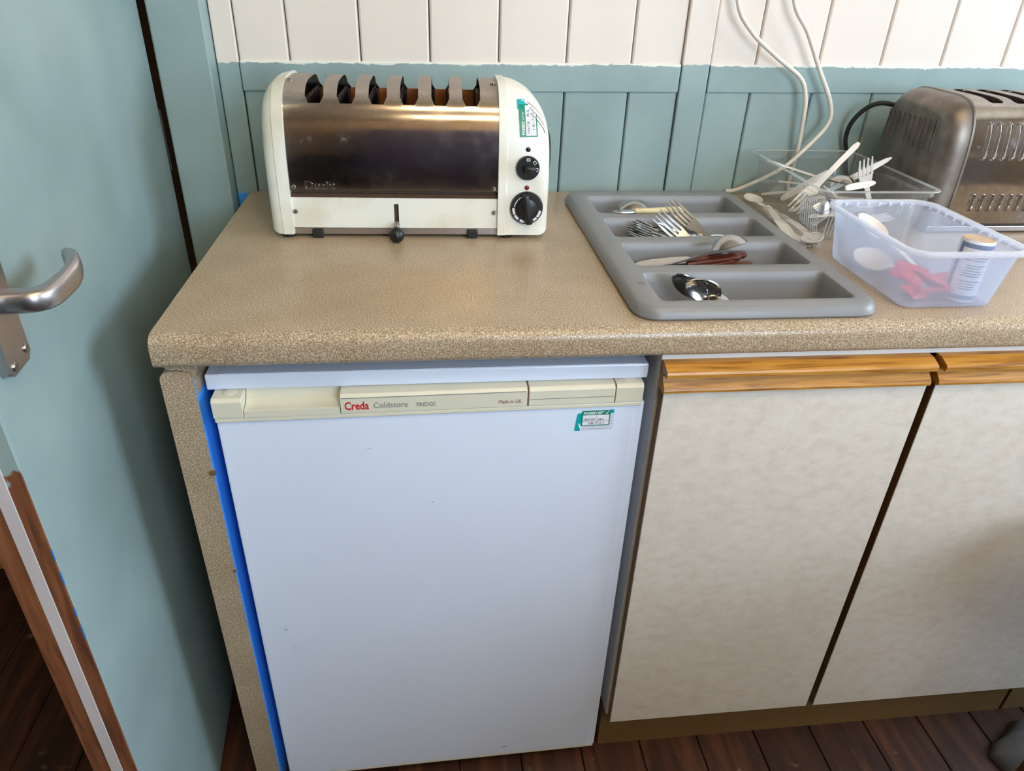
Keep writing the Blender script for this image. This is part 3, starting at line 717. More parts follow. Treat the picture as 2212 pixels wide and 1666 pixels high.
# ================================================================== SIX-SLOT TOASTER
def arch(depth, h, zb, n=3.2, inset=0, N=40, z0=0):
    """open arch profile in (y,z): from the front foot over the top to the back foot"""
    a = depth/2-inset; yc = depth/2; out = []
    for k in range(N+1):
        t = PI*k/N; c, s_ = math.cos(t), math.sin(t)
        out.append((yc-a*math.copysign(abs(c)**(2/n), c), zb+(h-zb)*abs(s_)**(2/n)))
    return out
def arch_front_y(z, depth, h, zb, n=3.2, inset=0):
    q = min(1, max(0, (z-zb)/(h-zb))); return depth/2-(depth/2-inset)*(1-q**n)**(1/n)
def slotted_cover(xs, thetas, depth, h, zb, n, slots, tband, cham=.005, zcut=None):
    """arched sheet with openings: slots = list of (xa, xb); tband = (theta0, theta1)"""
    X = sorted(set([round(x, 5) for x in xs]+[round(v, 5) for a, b_ in slots for v in (a, a+cham, b_-cham, b_)]))
    dt = (tband[1]-tband[0])*.06
    T = sorted(set([round(t, 5) for t in thetas]+[round(v, 5) for v in (tband[0], tband[0]+dt, tband[1]-dt, tband[1])]))
    T = [t for t in T if not (tband[0] < t < tband[0]+dt-1e-4 or tband[1]-dt+1e-4 < t < tband[1])]
    X = [x for x in X if not any(a_ < x < a_+cham-1e-4 or b_-cham+1e-4 < x < b_ for a_, b_ in slots)]
    a = depth/2; yc = depth/2
    def P(x, t):
        c, s_ = math.cos(t), math.sin(t)
        return (x, yc-a*math.copysign(abs(c)**(2/n), c), zb+(h-zb)*abs(s_)**(2/n))
    bm = bmesh.new(); V = {}
    for i, x in enumerate(X):
        for j, t in enumerate(T): V[i, j] = bm.verts.new(P(x, t))
    def inslot(x, t):
        for sa, sb in slots:
            if sa < x < sb and tband[0] < t < tband[1]: return (sa, sb)
        return None
    for i in range(len(X)-1):
        for j in range(len(T)-1):
            xm, tm = (X[i]+X[i+1])/2, (T[j]+T[j+1])/2
            z = P(xm, tm)[2]
            if zcut is not None and z < zcut: continue
            q = [V[i, j], V[i+1, j], V[i+1, j+1], V[i, j+1]]
            s_ = inslot(xm, tm)
            if s_ is None: bm.faces.new(q); continue
            left, right = xm < s_[0]+cham, xm > s_[1]-cham; lo, hi = tm < tband[0]+dt, tm > tband[1]-dt
            if left and lo: bm.faces.new((q[0], q[1], q[3]))
            elif right and lo: bm.faces.new((q[0], q[1], q[2]))
            elif right and hi: bm.faces.new((q[1], q[2], q[3]))
            elif left and hi: bm.faces.new((q[0], q[2], q[3]))
    for v in [v for v in bm.verts if not v.link_faces]: bm.verts.remove(v)
    return bm
def solid(bm, th=.0012):
    bmesh.ops.recalc_face_normals(bm, faces=bm.faces)
    c = sum((v.co for v in bm.verts), Vector())/len(bm.verts)
    if sum(f.normal.dot(f.calc_center_median()-c)*f.calc_area() for f in bm.faces) < 0: bmesh.ops.reverse_faces(bm, faces=list(bm.faces))
    bmesh.ops.solidify(bm, geom=list(bm.faces), thickness=th); return bm
def make_toaster():
    D, HT, ZB, N = .205, .2215, .010, 3.8
    t = thing('toaster', 'white six-slot toaster with chromed front and two black knobs', 'toaster', (.0835, -.2635, H), -.028)
    def add(n, bm, m, p=t, sm=False): return obj(n, bm, m, p, world=False, smooth=sm)
    XA, XB = .033, .3495                 # chrome section between the end castings
    XR = .4285
    slots = [(.0655+.0458*k, .0655+.0458*k+.0265) for k in range(6)]
    th = [PI*k/60 for k in range(61)]
    tb = (math.radians(54), math.radians(126))
    add('chrome_cover', solid(slotted_cover([XA, XB]+[XA+(XB-XA)*k/8 for k in range(9)], th, D, HT, ZB, N, slots, tb, .005, .066)), M_['chrome'], t, 30)
    # slot interiors
    for sa, sb in slots:
        bm = bmesh.new(); ya, yb = .0275, .1775
        z1, z0 = .1990, .085
        for (p, q) in (((sa-.001, ya), (sb+.001, ya)), ((sb+.001, ya), (sb+.001, yb)), ((sb+.001, yb), (sa-.001, yb)), ((sa-.001, yb), (sa-.001, ya))):
            pass
        box(bm, sa-.0035, sa-.001, ya, yb, z0, z1); box(bm, sb+.001, sb+.0035, ya, yb, z0, z1)
        box(bm, sa-.001, sb+.001, ya-.002, ya, z0, z1-.004); box(bm, sa-.001, sb+.001, yb, yb+.002, z0, z1-.004); box(bm, sa-.001, sb+.001, ya, yb, z0-.002, z0)
        lin_ = add('slot_liner', bm, M_['inner'])
        bm = bmesh.new()
        for k in range(9):
            yy = ya+.008+k*.0150
            tube(bm, [(sa+.0012, yy, .1), (sa+.0012, yy, .190), (sa-.0005, yy, .1980)], .0009, 6, 2)
        add('guard_wires', bm, M_['steel_dk'], lin_, 40)
        add('mica_sheet', BX(sb-.0012, sb+.0008, yb-.06, yb-.006, .15, .199), M_['mica'], lin_)
        add('mica_sheet', BX(sa+.004, sb-.004, yb-.0012, yb-.0002, .150, .196), M_['mica'], lin_)
    # inner dark body, crumb gap, front panel, base bar
    add('inner_body', BX(XA, XB, .008, D-.008, .012, .072), M_['dark'])
    add('crumb_gap', BX(XA, XB, .004, .010, .062, .069), M_['crumb'])
    fp = bmesh.new()
    sx = .1915
    for (a, c, za, zb) in ((XA, sx-.0036, .0165, .0630), (sx+.0036, XB, .0165, .0630), (sx-.0036, sx+.0036, .0540, .0630), (sx-.0036, sx+.0036, .0165, .0190)):
        box(fp, a, c, .0012, .0040, za, zb)
    add('front_panel', fp, M_['toaster_white'])
    add('base_bar', BX(XA, XB, .004, .020, .0055, .0150), M_['satin'])
    # end castings: inner ring plus a domed end
    def casting(xi, xo, R, rb, ring):
        s_ = 1 if xo > xi else -1; W_ = abs(xo-xi); secs = []; n = 16
        ds = [0, ring, ring+.0012]+[ring+.0012+(W_-ring-.0012)*(1-math.cos(PI/2*k/n)) if False else ring+.0012+(W_-ring-.0012)*math.sin(PI/2*k/n) for k in range(1, n+1)]
        for k, d in enumerate(ds):
            q = max(0, min(1, (d-(W_-R))/R)); drop = R*.98*(1-math.sqrt(max(0, 1-q*q)))
            e = max(0, min(1, (d-(W_-rb))/rb)); ins = rb*(1-math.sqrt(max(0, 1-e*e)))
            st = -.0042 if k < 2 else -.0022
            h = HT+.0042-(0 if k < 2 else .002)-drop
            pr = arch(D, h, ZB-.003+ins*.6, N, st+ins, 44)
            secs.append([(xi+s_*d, y, z) for y, z in pr])
        bm = bmesh.new(); loft(bm, secs, True, (True, True)); return bm
    add('end_casting', casting(XA+.001, 0.0, .034, .016, .016), M_['toaster_white'], t, 28)
    cr = add('control_casting', casting(XB-.001, XR, .074, .016, .012), M_['toaster_white'], t, 28)
    # end vents on the control casting
    for k in range(3):
        bm = bmesh.new()
        pts = []
        for q in range(7):
            x = XB+.042+.006*k+q*.0040-k*.004; zz = 0
            d = x-XB+.001; qq = max(0, min(1, (d-(.079-.074))/.074)); h = HT+.0022-.074*.98*(1-math.sqrt(1-qq*qq))
            z = h-.012-.006*k; pts.append((x, arch_front_y(z, D, h, ZB, N, -.0022)-.0003, z))
        tube(bm, pts, .0007, 5, 2); add('vent_slit', bm, M_['gap'], cr)
    def capY(x, z):
        d = x-XB+.001; qq = max(0, min(1, (d-(.079-.074))/.074)); h = HT+.0022-.074*.98*(1-math.sqrt(1-qq*qq))
        return arch_front_y(z, D, h, ZB, N, -.0022)
    # knobs and lamps
    def knob(cx, cz, r, ang, big):
        y = capY(cx, cz)-.0006
        k = add('selector_knob' if not big else 'timer_knob', lathe(bmesh.new(), [(r*.97, y+.003), (r, y-.001), (r*.97, y-.0045), (r*.93, y-.0055)], 36, (cx, 0, cz), 'Y'), M_['black'], t, 35)
        bm = bmesh.new()
        gw, gl = (.0052, r*.92) if big else (.0050, r*.62)
        box(bm, -gl*(1.0 if big else .55), gl, y-.0165, y-.005, -gw, gw, bev=.003, seg=3)
        if big: lathe(bm, [(r*.66, y-.005), (r*.62, y-.0095), (r*.5, y-.011)], 28, (0, 0, 0), 'Y')
        bmesh.ops.transform(bm, matrix=Matrix.Translation((cx, 0, cz)) @ Matrix.Rotation(ang, 4, 'Y'), verts=bm.verts)
        add('knob_grip', bm, M_['black'], k, 35)
        return k, y
    k1, y1 = knob(.3930, .1120, .0182, 0.05, False)
    for a, w in ((90, .0056), (42, .0052), (-6, .0050)):
        ca, sa_ = math.cos(math.radians(a)), math.sin(math.radians(a)); px_, pz = .3930+.0133*ca, .1120+.0133*sa_
        bm = BX(-w/2, w/2, y1-.0061, y1-.0054, -.0022, .0022); bmesh.ops.transform(bm, matrix=Matrix.Translation((px_, 0, pz)) @ Matrix.Rotation(-math.radians(a-90), 4, 'Y'), verts=bm.verts)
        mk = add('knob_mark', bm, M_['paper'], k1)
        bm = BX(-w/2+.0008, w/2-.0008, y1-.0064, y1-.0060, -.0014, .0014); bmesh.ops.transform(bm, matrix=Matrix.Translation((px_, 0, pz)) @ Matrix.Rotation(-math.radians(a-90), 4, 'Y'), verts=bm.verts)
        add('knob_mark', bm, M_['greyink'] if a == 90 else M_['black'], k1)
    k2, y2 = knob(.3935, .0512, .0258, math.radians(80), True)
    # scale ring of the timer: white arc with digits
    bm = bmesh.new(); R0, R1 = .0192, .0228
    for a0, a1 in ((100, 135), (138, 172), (178, 205), (209, 232), (240, 262), (266, 292), (300, 318), (322, 352)):
        n = 6
        A = [math.radians(a0+(a1-a0)*k/n) for k in range(n+1)]
        thin = .35 if a0 < 140 else 1
        pts = [(.3935+R0*math.cos(a), .0512+R0*math.sin(a)) for a in A]+[(.3935+(R0+(R1-R0)*thin)*math.cos(a), .0512+(R0+(R1-R0)*thin)*math.sin(a)) for a in A[::-1]]
        prism(bm, pts, 1, y2-.0059, y2-.0054)
    add('timer_scale', bm, M_['paper'], k2)
    for ch, a in (('0', 92), ('1', 175), ('2', 236), ('3', 296), ('4', 356)):
        bm = text_bm(ch, .0052, .0001, .0001, align='CENTER'); bmesh.ops.translate(bm, verts=bm.verts, vec=(0, 0, -.0018))
        bmesh.ops.transform(bm, matrix=Matrix.Translation((.3935+.0211*math.cos(math.radians(a)), y2-.0062, .0512+.0211*math.sin(math.radians(a)))) @ Matrix.Rotation(-math.radians(a-90), 4, 'Y'), verts=bm.verts)
        add('lettering', bm, M_['whiteink'] if ch == '0' else M_['ink'], k2)
    for cz, m, nm in ((.1385, M_['black'], 'button'), (.0823, mat('red_lens', (120, 16, 20), .2), 'indicator_lens')):
        y = capY(.3930, cz); add(nm, lathe(bmesh.new(), [(.0036, y+.002), (.0036, y-.0008), (.0028, y-.0014)], 16, (.3930, 0, cz), 'Y'), m, t, 40)
    # lever with ball
    lv = add('lever_stem', lathe(bmesh.new(), [(.0028, -.022), (.0028, .006)], 12, (sx, 0, .0240), 'Y'), M_['screw'], t, 40)
    bm = bmesh.new(); tube(bm, [(sx, -.002, .026), (sx, -.010, .020), (sx, -.018, .012)], .0032, 10, 4); add('lever_neck', bm, M_['screw'], lv, 40)
    bm = bmesh.new(); bmesh.ops.create_uvsphere(bm, u_segments=24, v_segments=16, radius=.0122); bmesh.ops.translate(bm, verts=bm.verts, vec=(sx, -.0200, .0125)); add('lever_ball', bm, M_['black'], lv, True)
    # screws
    for x, z in ((XA+.0060, .0420), (XB-.0065, .0420), (XA+.0075, .0790), (XB-.0075, .0790)):
        y = -.0005 if z < .06 else arch_front_y(z, D, HT, ZB, N)-.0002
        sw = add('screw', lathe(bmesh.new(), [(.0036, y+.002), (.0036, y-.0006), (.0028, y-.0016), (.0012, y-.0019)], 14, (x, 0, z), 'Y'), M_['screw'], t, 40)
        add('screw_socket', lathe(bmesh.new(), [(.0014, y-.0018), (.0014, y-.0022)], 6, (x, 0, z), 'Y'), M_['dark'], sw)
    for x in (XA+.008, XB-.008): add('screw', lathe(bmesh.new(), [(.0045, .2190), (.0045, .2222), (.003, .2236)], 14, (x, .1025-.04, 0)), M_['screw'], t, 40)
    # embossed name, following the cover
    bm = text_bm('Dualit', .0175, .0010, .0003); mx_ = max(v.co.x for v in bm.verts)
    for v in bm.verts:
        x, z = .0560+v.co.x*(.0460/mx_), .0760+v.co.z; v.co = Vector((x, arch_front_y(z, D, HT, ZB, N)-.0002+v.co.y, z))
    add('embossed_name', bm, M_['steel'])
    # sticker wrapped on the casting, turned on its side
    def wrap(pts, off):
        return [(x, capY(x, z)-off, z) for x, z in pts]
    def patch(x0_, z0_, x1_, z1_, off, n=8, skew=-.0028):
        bm = bmesh.new(); g_ = []
        for j in range(n+1):
            z = z0_+(z1_-z0_)*j/n; sh = skew*(1-(z-.150)/.05)*-1
            g_.append([bm.verts.new((x+sh, capY(x+sh, z)-off, z)) for x in [x0_+(x1_-x0_)*i/4 for i in range(5)]])
        for a, c in zip(g_, g_[1:]):
            for i in range(4): bm.faces.new((a[i], a[i+1], c[i+1], c[i]))
        return bm
    add('old_sticker', patch(.3755, .1930, .3985, .2055, .0004, 4), M_['cyan'])
    st = add('safety_sticker', patch(.3775, .1560, .4050, .1995, .0007), M_['green']); st['label'] = 'green PASSED safety test sticker turned on its side'
    add('sticker_field', patch(.3872, .1580, .4030, .1975, .0009), M_['paper'], st)
    add('sticker_rule', patch(.3948, .1580, .3951, .1975, .0011), M_['greyink'], st)
    def vtext(s, x, z, size, m, width, off, bold=0):
        bm = text_bm(s, size, .00008, bold); w = max(v.co.x for v in bm.verts)
        for v in bm.verts:
            zz = z+v.co.x*(width/w); xx = x-v.co.z+(-.0028)*(1-(zz-.150)/.05)*-1; v.co = Vector((xx, capY(xx, zz)-off+v.co.y, zz))
        add('lettering', bm, m, st)
    vtext('PASSED', .3852, .1585, .0062, M_['whiteink'], .0190, .0010, .0001)
    vtext('SAFETY TEST', .3846, .1790, .0034, M_['whiteink'], .0110, .0010)
    vtext('TOASTER', .3930, .1600, .0050, M_['ink'], .0180, .0012)
    vtext('RS', .3932, .1830, .0056, M_['ink'], .0090, .0012)
    vtext('18/7/21', .4010, .1640, .0056, M_['greyink'], .0280, .0012)
    # clips, feet, cord holder
    for x in (.0690, .3090): add('tray_clip', BX(x-.0085, x+.0085, -.0015, .006, .0000, .0135, bev=.002), M_['rubber'])
    for x, y in ((.022, .014), (.3640, .014), (.022, D-.02), (.3640, D-.02)): add('rubber_foot', lathe(bmesh.new(), [(.010, 0), (.0105, .003), (.0105, .0095)], 18, (x, y, 0)), M_['rubber'], t, 40)
    add('cord_wrap', lathe(bmesh.new(), [(.030, .4275), (.040, .4300), (.040, .4365), (.034, .4395)], 32, (0, .118, .1080), 'X'), M_['black'], t, 35)
    return t
make_toaster()

# ================================================================== SECOND TOASTER (dull chrome, vented)
def capsule(bm, cx, cz, w, h, slant, ring, yfun, off0, off1, seg=6):
    """rim of a pressed slot: outer and inner outlines in the local plane mapped by yfun(x,z)->point"""
    def outline(r, hh):
        pts = []
        for k in range(seg+1): a = PI*k/seg; pts.append((r*math.cos(a), hh+r*math.sin(a)))
        for k in range(seg+1): a = PI+PI*k/seg; pts.append((r*math.cos(a), -hh+r*math.sin(a)))
        return [(cx+x+slant*z, cz+z) for x, z in pts]
    hh = h/2-w/2
    O = [bm.verts.new(yfun(x, z, off0)) for x, z in outline(w/2+ring, hh)]
    C = [bm.verts.new(yfun(x, z, off1)) for x, z in outline(w/2+ring*.4, hh)]
    I = [bm.verts.new(yfun(x, z, off0*.3)) for x, z in outline(w/2, hh)]
    n = len(O)
    for A, B in ((O, C), (C, I)):
        for i in range(n): bm.faces.new((A[i], A[(i+1) % n], B[(i+1) % n], B[i]))
    return I
def make_toaster2():
    D, HT, ZB, N = .205, .2150, .018, 5.0
    t = thing('toaster', 'dull chromed vented toaster with dusty rounded end casing', 'toaster', (1.1660, -.2600, H), 0)
    def add(n, bm, m, p=t, sm=False): return obj(n, bm, m, p, world=False, smooth=sm)
    XA, XB, XR = .0400, .3600, .4000
    slots = [(.075+.045*k, .075+.045*k+.026) for k in range(6)]
    tb = (math.radians(69), math.radians(111))
    add('chrome_cover', solid(slotted_cover([XA, XB]+[XA+(XB-XA)*k/8 for k in range(9)], [PI*k/72 for k in range(73)], D, HT, ZB, N, slots, tb, .004, .0)), M_['chrome_b'], t, 30)
    for sa, sb in slots:
        bm = bmesh.new(); ya, yb = .0335, .1715; z0, z1 = .09, .2075
        box(bm, sa-.003, sa-.0008, ya, yb, z0, z1); box(bm, sb+.0008, sb+.003, ya, yb, z0, z1); box(bm, sa-.001, sb+.001, ya, yb, z0-.002, z0)
        box(bm, sa-.001, sb+.001, ya-.002, ya, z0, z1-.002); box(bm, sa-.001, sb+.001, yb, yb+.002, z0, z1-.002)
        add('slot_liner', bm, M_['inner'])
    def casing(xi, xo):
        s_ = 1 if xo > xi else -1; W_ = abs(xo-xi); secs = []; n = 14; rb, R = .036, .036
        ds = [0, .0035, .0045]+[.0045+(W_-.0045)*math.sin(PI/2*k/n) for k in range(1, n+1)]
        for k, d in enumerate(ds):
            q = max(0, min(1, (d-(W_-R))/R)); drop = R*.75*(1-math.sqrt(max(0, 1-q*q)))
            ins = rb*.75*(1-math.sqrt(max(0, 1-q*q)))
            st = -.003 if k < 2 else -.0012
            pr = arch(D, HT+(.003 if k < 2 else .0012)-drop, ZB-.004, N, st+ins, 56)
            secs.append([(xi+s_*d, y, z) for y, z in pr])
        bm = bmesh.new(); loft(bm, secs); return bm
    c1 = add('end_casing', casing(XA+.001, 0), M_['dusty'], t, 35); add('end_casing', casing(XB-.001, XR), M_['dusty'], t, 35)
    add('inner_body', BX(XA+.002, XB-.002, .006, D-.006, .012, .03), M_['dark'])
    add('base_tray', BX(.012, XR-.012, .0005, D-.002, .0030, .0135, bev=.002), M_['satin'])
    for x, y in ((.03, .03), (XR-.03, .03), (.03, D-.03), (XR-.03, D-.03)): add('rubber_foot', lathe(bmesh.new(), [(.009, 0), (.009, .004)], 14, (x, y, 0)), M_['rubber'], t, 40)
    fy = lambda x, z, o: (x, arch_front_y(z, D, HT, ZB, N)-o, z)
    for k in range(15):
        for (cz, h, xs_) in ((.1535, .0560, .0700), (.0545, .0260, .0765)):
            x = xs_+k*.0172
            if x > XB-.02: continue
            bm = bmesh.new(); I = capsule(bm, x, cz, .0062, h, 0, .0022, fy, .0002, .0022); bm.faces.new(I); 
            o = add('vent_slot', bm, [M_['chrome_b'], M_['dark']], t, 30)
            o.data.polygons[len(o.data.polygons)-1].material_index = 1 if cz < .1 else 0
    for k in range(10):
        y = .0420+k*.0148
        lx = lambda a, z, o: (.0003-o+.0, a, z)
        bm = bmesh.new(); I = capsule(bm, y, .1540-.0003*k, .0040, .0500, 0, .0012, lx, .0003, .0016); bm.faces.new(I); o = add('vent_slot', bm, [M_['dusty'], M_['dark']], c1)
        o.data.polygons[len(o.data.polygons)-1].material_index = 1
    # flex leaving the back and looping down to the worktop
    bm = bmesh.new(); tube(bm, [(.020, .196, .178), (-.006, .205, .180), (-.024, .218, .168), (-.036, .232, .142), (-.035, .242, .112), (-.024, .247, .084), (-.012, .249, .045), (.010, .249, .012), (.05, .248, .006)], .0042, 10, 6)
    add('power_flex', bm, M_['rubber'], t, 60)
    return t
make_toaster2()

# ================================================================== CUTLERY TRAY
TZ = .918
comps = [(-.1960, -.0880), (-.3205, -.2200), (-.4430, -.3430), (-.5660, -.4660)]
CX0, CX1, TB = .6115, .8790, .846
def make_tray():
    bm = bmesh.new()
    # rim: rounded outer lip from just above the worktop up to the flat top, then the flat with four rounded openings
    ox0, ox1, oy0, oy1 = .5765, .9060, -.5900, -.0480
    seg = 6; rings = []
    for (ins, z, r) in ((.0022, H+.0008, .030), (0, H+.0035, .032), (.0012, H+.0095, .031), (.0050, TZ-.0022, .028), (.0090, TZ, .025)):
        rings.append([(x, y, z) for x, y in rrect(ox0+ins, ox1-ins, oy0+ins, oy1-ins, r, seg)])
    loft(bm, rings, True, (False, False))
    bmesh.ops.remove_doubles(bm, verts=bm.verts, dist=1e-6)
    edges = [e for e in bm.edges if all(abs(v.co.z-TZ) < 1e-6 for v in e.verts)]
    allE = list(edges)
    loops = []
    for ya, yb in comps:
        prs = []
        for (ins, z, r) in ((0, TZ, .010), (.0016, TZ-.0006, .009), (.0030, TZ-.0030, .009), (.0046, TZ-.016, .010), (.0100, TB+.010, .012), (.0180, TB, .014)):
            prs.append([(x, y, z) for x, y in rrect(CX0+ins, CX1-ins, ya+ins, yb-ins, r, 5)])
        R = [[bm.verts.new(p) for p in s_] for s_ in prs]; n = len(R[0])
        for A, B in zip(R, R[1:]):
            for i in range(n): bm.faces.new((A[i], A[(i+1) % n], B[(i+1) % n], B[i]))
        bm.faces.new(R[-1])
        allE += [bm.edges.get((R[0][i], R[0][(i+1) % n])) for i in range(n)]
    bmesh.ops.triangle_fill(bm, use_beauty=True, use_dissolve=False, edges=allE, normal=(0, 0, 1))
    bmesh.ops.recalc_face_normals(bm, faces=bm.faces)
    if sum(f.normal.z*f.calc_area() for f in bm.faces) < 0: bmesh.ops.reverse_faces(bm, faces=list(bm.faces))
    bmesh.ops.solidify(bm, geom=list(bm.faces), thickness=.0012)
    t = tag(obj('cutlery_tray', bm, M_['tray'], loc=((ox0+ox1)/2, (oy0+oy1)/2, H), smooth=35), 'grey plastic four-compartment cutlery tray sunk into the worktop', 'tray')
    bm = bmesh.new(); prism(bm, [(.5955, .0), (.6080, .0)], 1, 0, .01) if False else box(bm, .5985, .6065, -.5125, -.5035, TZ-.0002, TZ+.0006, bev=.0003, seg=1)
    obj('worn_nick', bm, mat('nick_grey', (120, 120, 122), .6), t)
make_tray()

# ------------------------------------------------------------------ cutlery makers: local +X runs from handle end to head
def strip(bm, st):
    """st = list of (x, halfwidth, zc, halfthick)"""
    loft(bm, [[(x, -w, z-h), (x, w, z-h), (x, w*.92, z+h), (x, -w*.92, z+h)] for x, w, z, h in st])
def fork_bm(L=.195, w=.0125, tl=.050, th=.0010, n=4, bend=1.0, hw=(.0085, .0035)):
    bm = bmesh.new(); hx = L-tl
    zf = lambda x: bend*(.010*math.sin(max(0, (x-.45*L)/(.55*L))*PI*.9)*-1 + .004*math.sin(PI*min(1, x/(.55*L))))
    st = []
    for k in range(15):
        x = hx*k/14; f = x/hx
        if f < .62: ww = hw[0]*(1-f/.62)+hw[1]*(f/.62)
        elif f < .80: ww = hw[1]
        else: u = (f-.80)/.20; ww = hw[1]+(w-hw[1])*math.sin(u*PI/2)
        if k == 0: ww *= .55
        st.append((x, ww, zf(x), th))
    strip(bm, st)
    tw = w*2/(n*1.62-.62)
    for i in range(n):
        yc = -w+tw/2+i*tw*1.62; t = bmesh.new()
        strip(t, [(hx-.001+(tl)*q, tw/2*(1 if q < .75 else .55), zf(hx+tl*q), th*(1 if q < .8 else .6)) for q in (0, .25, .5, .75, 1)])
        bmesh.ops.translate(t, verts=t.verts, vec=(0, yc, 0)); merge(bm, t)
    return bm
def spoon_bm(L=.19, bl=.062, bw=.040, depth=.010, th=.0010, hw=(.0085, .0032), bend=.004):
    bm = bmesh.new(); hx = L-bl
    st = []
    for k in range(13):
        x = hx*k/12; f = x/hx; ww = hw[0]*(1-f)+hw[1]*f
        if k == 0: ww *= .55
        st.append((x, ww, bend*math.sin(PI*f), th))
    st.append((hx+bl*.10, hw[1]*1.2, -.0008, th*.8))
    strip(bm, st)
    t = bmesh.new(); cx = hx+bl/2; nr, ns = 6, 24; rings = []
    for r in range(1, nr+1):
        q = r/nr; row = []
        for k in range(ns):
            a = 2*PI*k/ns; taper = 1-.18*math.cos(a)
            row.append(t.verts.new((cx+q*bl/2*math.cos(a), q*bw/2*math.sin(a)*(1-.14*math.cos(a)), -depth*(1-q**2.2))))
        rings.append(row)
    c = t.verts.new((cx, 0, -depth))
    for k in range(ns): t.faces.new((c, rings[0][k], rings[0][(k+1) % ns]))
    for a, b_ in zip(rings, rings[1:]):
        for k in range(ns): t.faces.new((a[k], b_[k], b_[(k+1) % ns], a[(k+1) % ns]))
    bmesh.ops.recalc_face_normals(t, faces=t.faces); bmesh.ops.solidify(t, geom=list(t.faces), thickness=th*1.6); merge(bm, t)
    return bm
def blade_bm(L=.11, w=.010, th=.0007):
    bm = bmesh.new(); strip(bm, [(0, w*.45, 0, th*1.6), (L*.06, w*.8, 0, th*1.3), (L*.3, w, 0, th), (L*.7, w*.98, 0, th), (L*.92, w*.7, 0, th*.8), (L, w*.2, 0, th*.6)]); return bm
def handle_bm(L=.095, w=.0085, th=.006):
    secs = []
    for x, k in ((0, .55), (.004, .85), (L*.15, 1), (L*.5, .9), (L*.85, .75), (L-.003, .7), (L, .55)):
        secs.append([(x, w*k*math.copysign(abs(math.cos(a))**.8, math.cos(a)), th*k*math.copysign(abs(math.sin(a))**.8, math.sin(a))) for a in [2*PI*j/14 for j in range(14)]])
    return loft(bmesh.new(), secs)
def single(name, bm, m, P, Q, nrm, label, cat, group=None, sm=40):
    """one piece of cutlery with its tip at Q, its handle running towards P, its upper face towards nrm"""
    L = max(v.co.x for v in bm.verts); P, Q = Vector(P), Vector(Q); P = Q-(Q-P).normalized()*L
    o = obj(name, bm, m, None, smooth=sm); aim(o, P, Q, nrm); return tag(o, label, cat, group)
def knife(name, P, Q, nrm, label, hm, bl=.115, hl=.095, w=.010, hw=.0085, ht=.006, group=None):
    """knife with the end of its handle at P, blade towards Q"""
    t = thing(name, label, 'knife', P, 0, group); aim(t, P, Q, nrm)
    obj('handle', handle_bm(hl, hw, ht), hm, t, world=False, smooth=60)
    bm = blade_bm(bl, w); bmesh.ops.translate(bm, verts=bm.verts, vec=(hl-.002, 0, 0)); obj('blade', bm, M_['steel'], t, world=False, smooth=30)
    return t
steel, dk = M_['steel'], M_['steel_dk']
UP, DN, FRONT = (0, 0, 1), (0, 0, -1), (0, -1, .25)
# back compartment: serving spoon, ivory-handled knife across the divider, long copper-brown skewer
single('serving_spoon', spoon_bm(.195, .066, .058, .020, .0009), steel, (.845, -.140, .868), (.6620, -.1450, .9130), (0, .25, -1), 'large steel serving spoon turned over in the back tray compartment', 'spoon')
knife('ivory_handled_knife', (.7630, -.1955, .9235), (.6000, -.1930, .9180), UP, 'knife with cream ivory-like handle lying on the tray divider', M_['bone'], .040, .0870, .0075, .0062, .0052)
single('skewer', tube(bmesh.new(), [(0, 0, 0), (.12, 0, 0)], .0016, 8, 0), mat('copper_brown_rod', (150, 96, 66), .3, .8), (.720, -.1920, .9120), (.858, -.1890, .9140), UP, 'thin copper-brown skewer against the tray divider', 'skewer')
# fork compartment
fk = 'forks heaped in the second tray compartment'
fork_pool = fork_bm()
tmp = obj('table_fork', fork_pool, steel, None, smooth=40); first = [True]
def put_fork(P, Q, nrm, label='steel table fork in the heap of forks in the grey tray'):
    o = tmp if first[0] else copy_tree(tmp); first[0] = False
    P, Q = Vector(P), Vector(Q); aim(o, Q-(Q-P).normalized()*.195, Q, nrm); tag(o, label, 'fork', fk); return o
random.seed(3)
for i in range(12):
    xt = .630+.0070*i+random.uniform(-.004, .004); yt = -.306+.0130*(i % 6)+random.uniform(-.003, .003); zt = .9010+.0030*(i % 6)+random.uniform(0, .006)
    put_fork((xt+.19, -.27+random.uniform(-.02, .02), zt-.036-random.uniform(0, .008)), (xt, yt, zt), (random.uniform(-.3, .3), random.uniform(-.9, .3), 1))
put_fork((.800, -.310, .862), (.6930, -.2620, .9370), (.3, -1, .2), 'steel fork on edge, tines rising above the fork heap')
put_fork((.835, -.3050, .866), (.7260, -.2180, .9460), (-.3, -.5, .8), 'steel fork leaning on the tray divider behind the ivory handle')
single('table_spoon', spoon_bm(.18, .058, .038, .009), steel, (.860, -.262, .872), (.7050, -.3050, .9020), (0, -.35, -1), 'steel tablespoon face-down among the heaped forks', 'spoon')
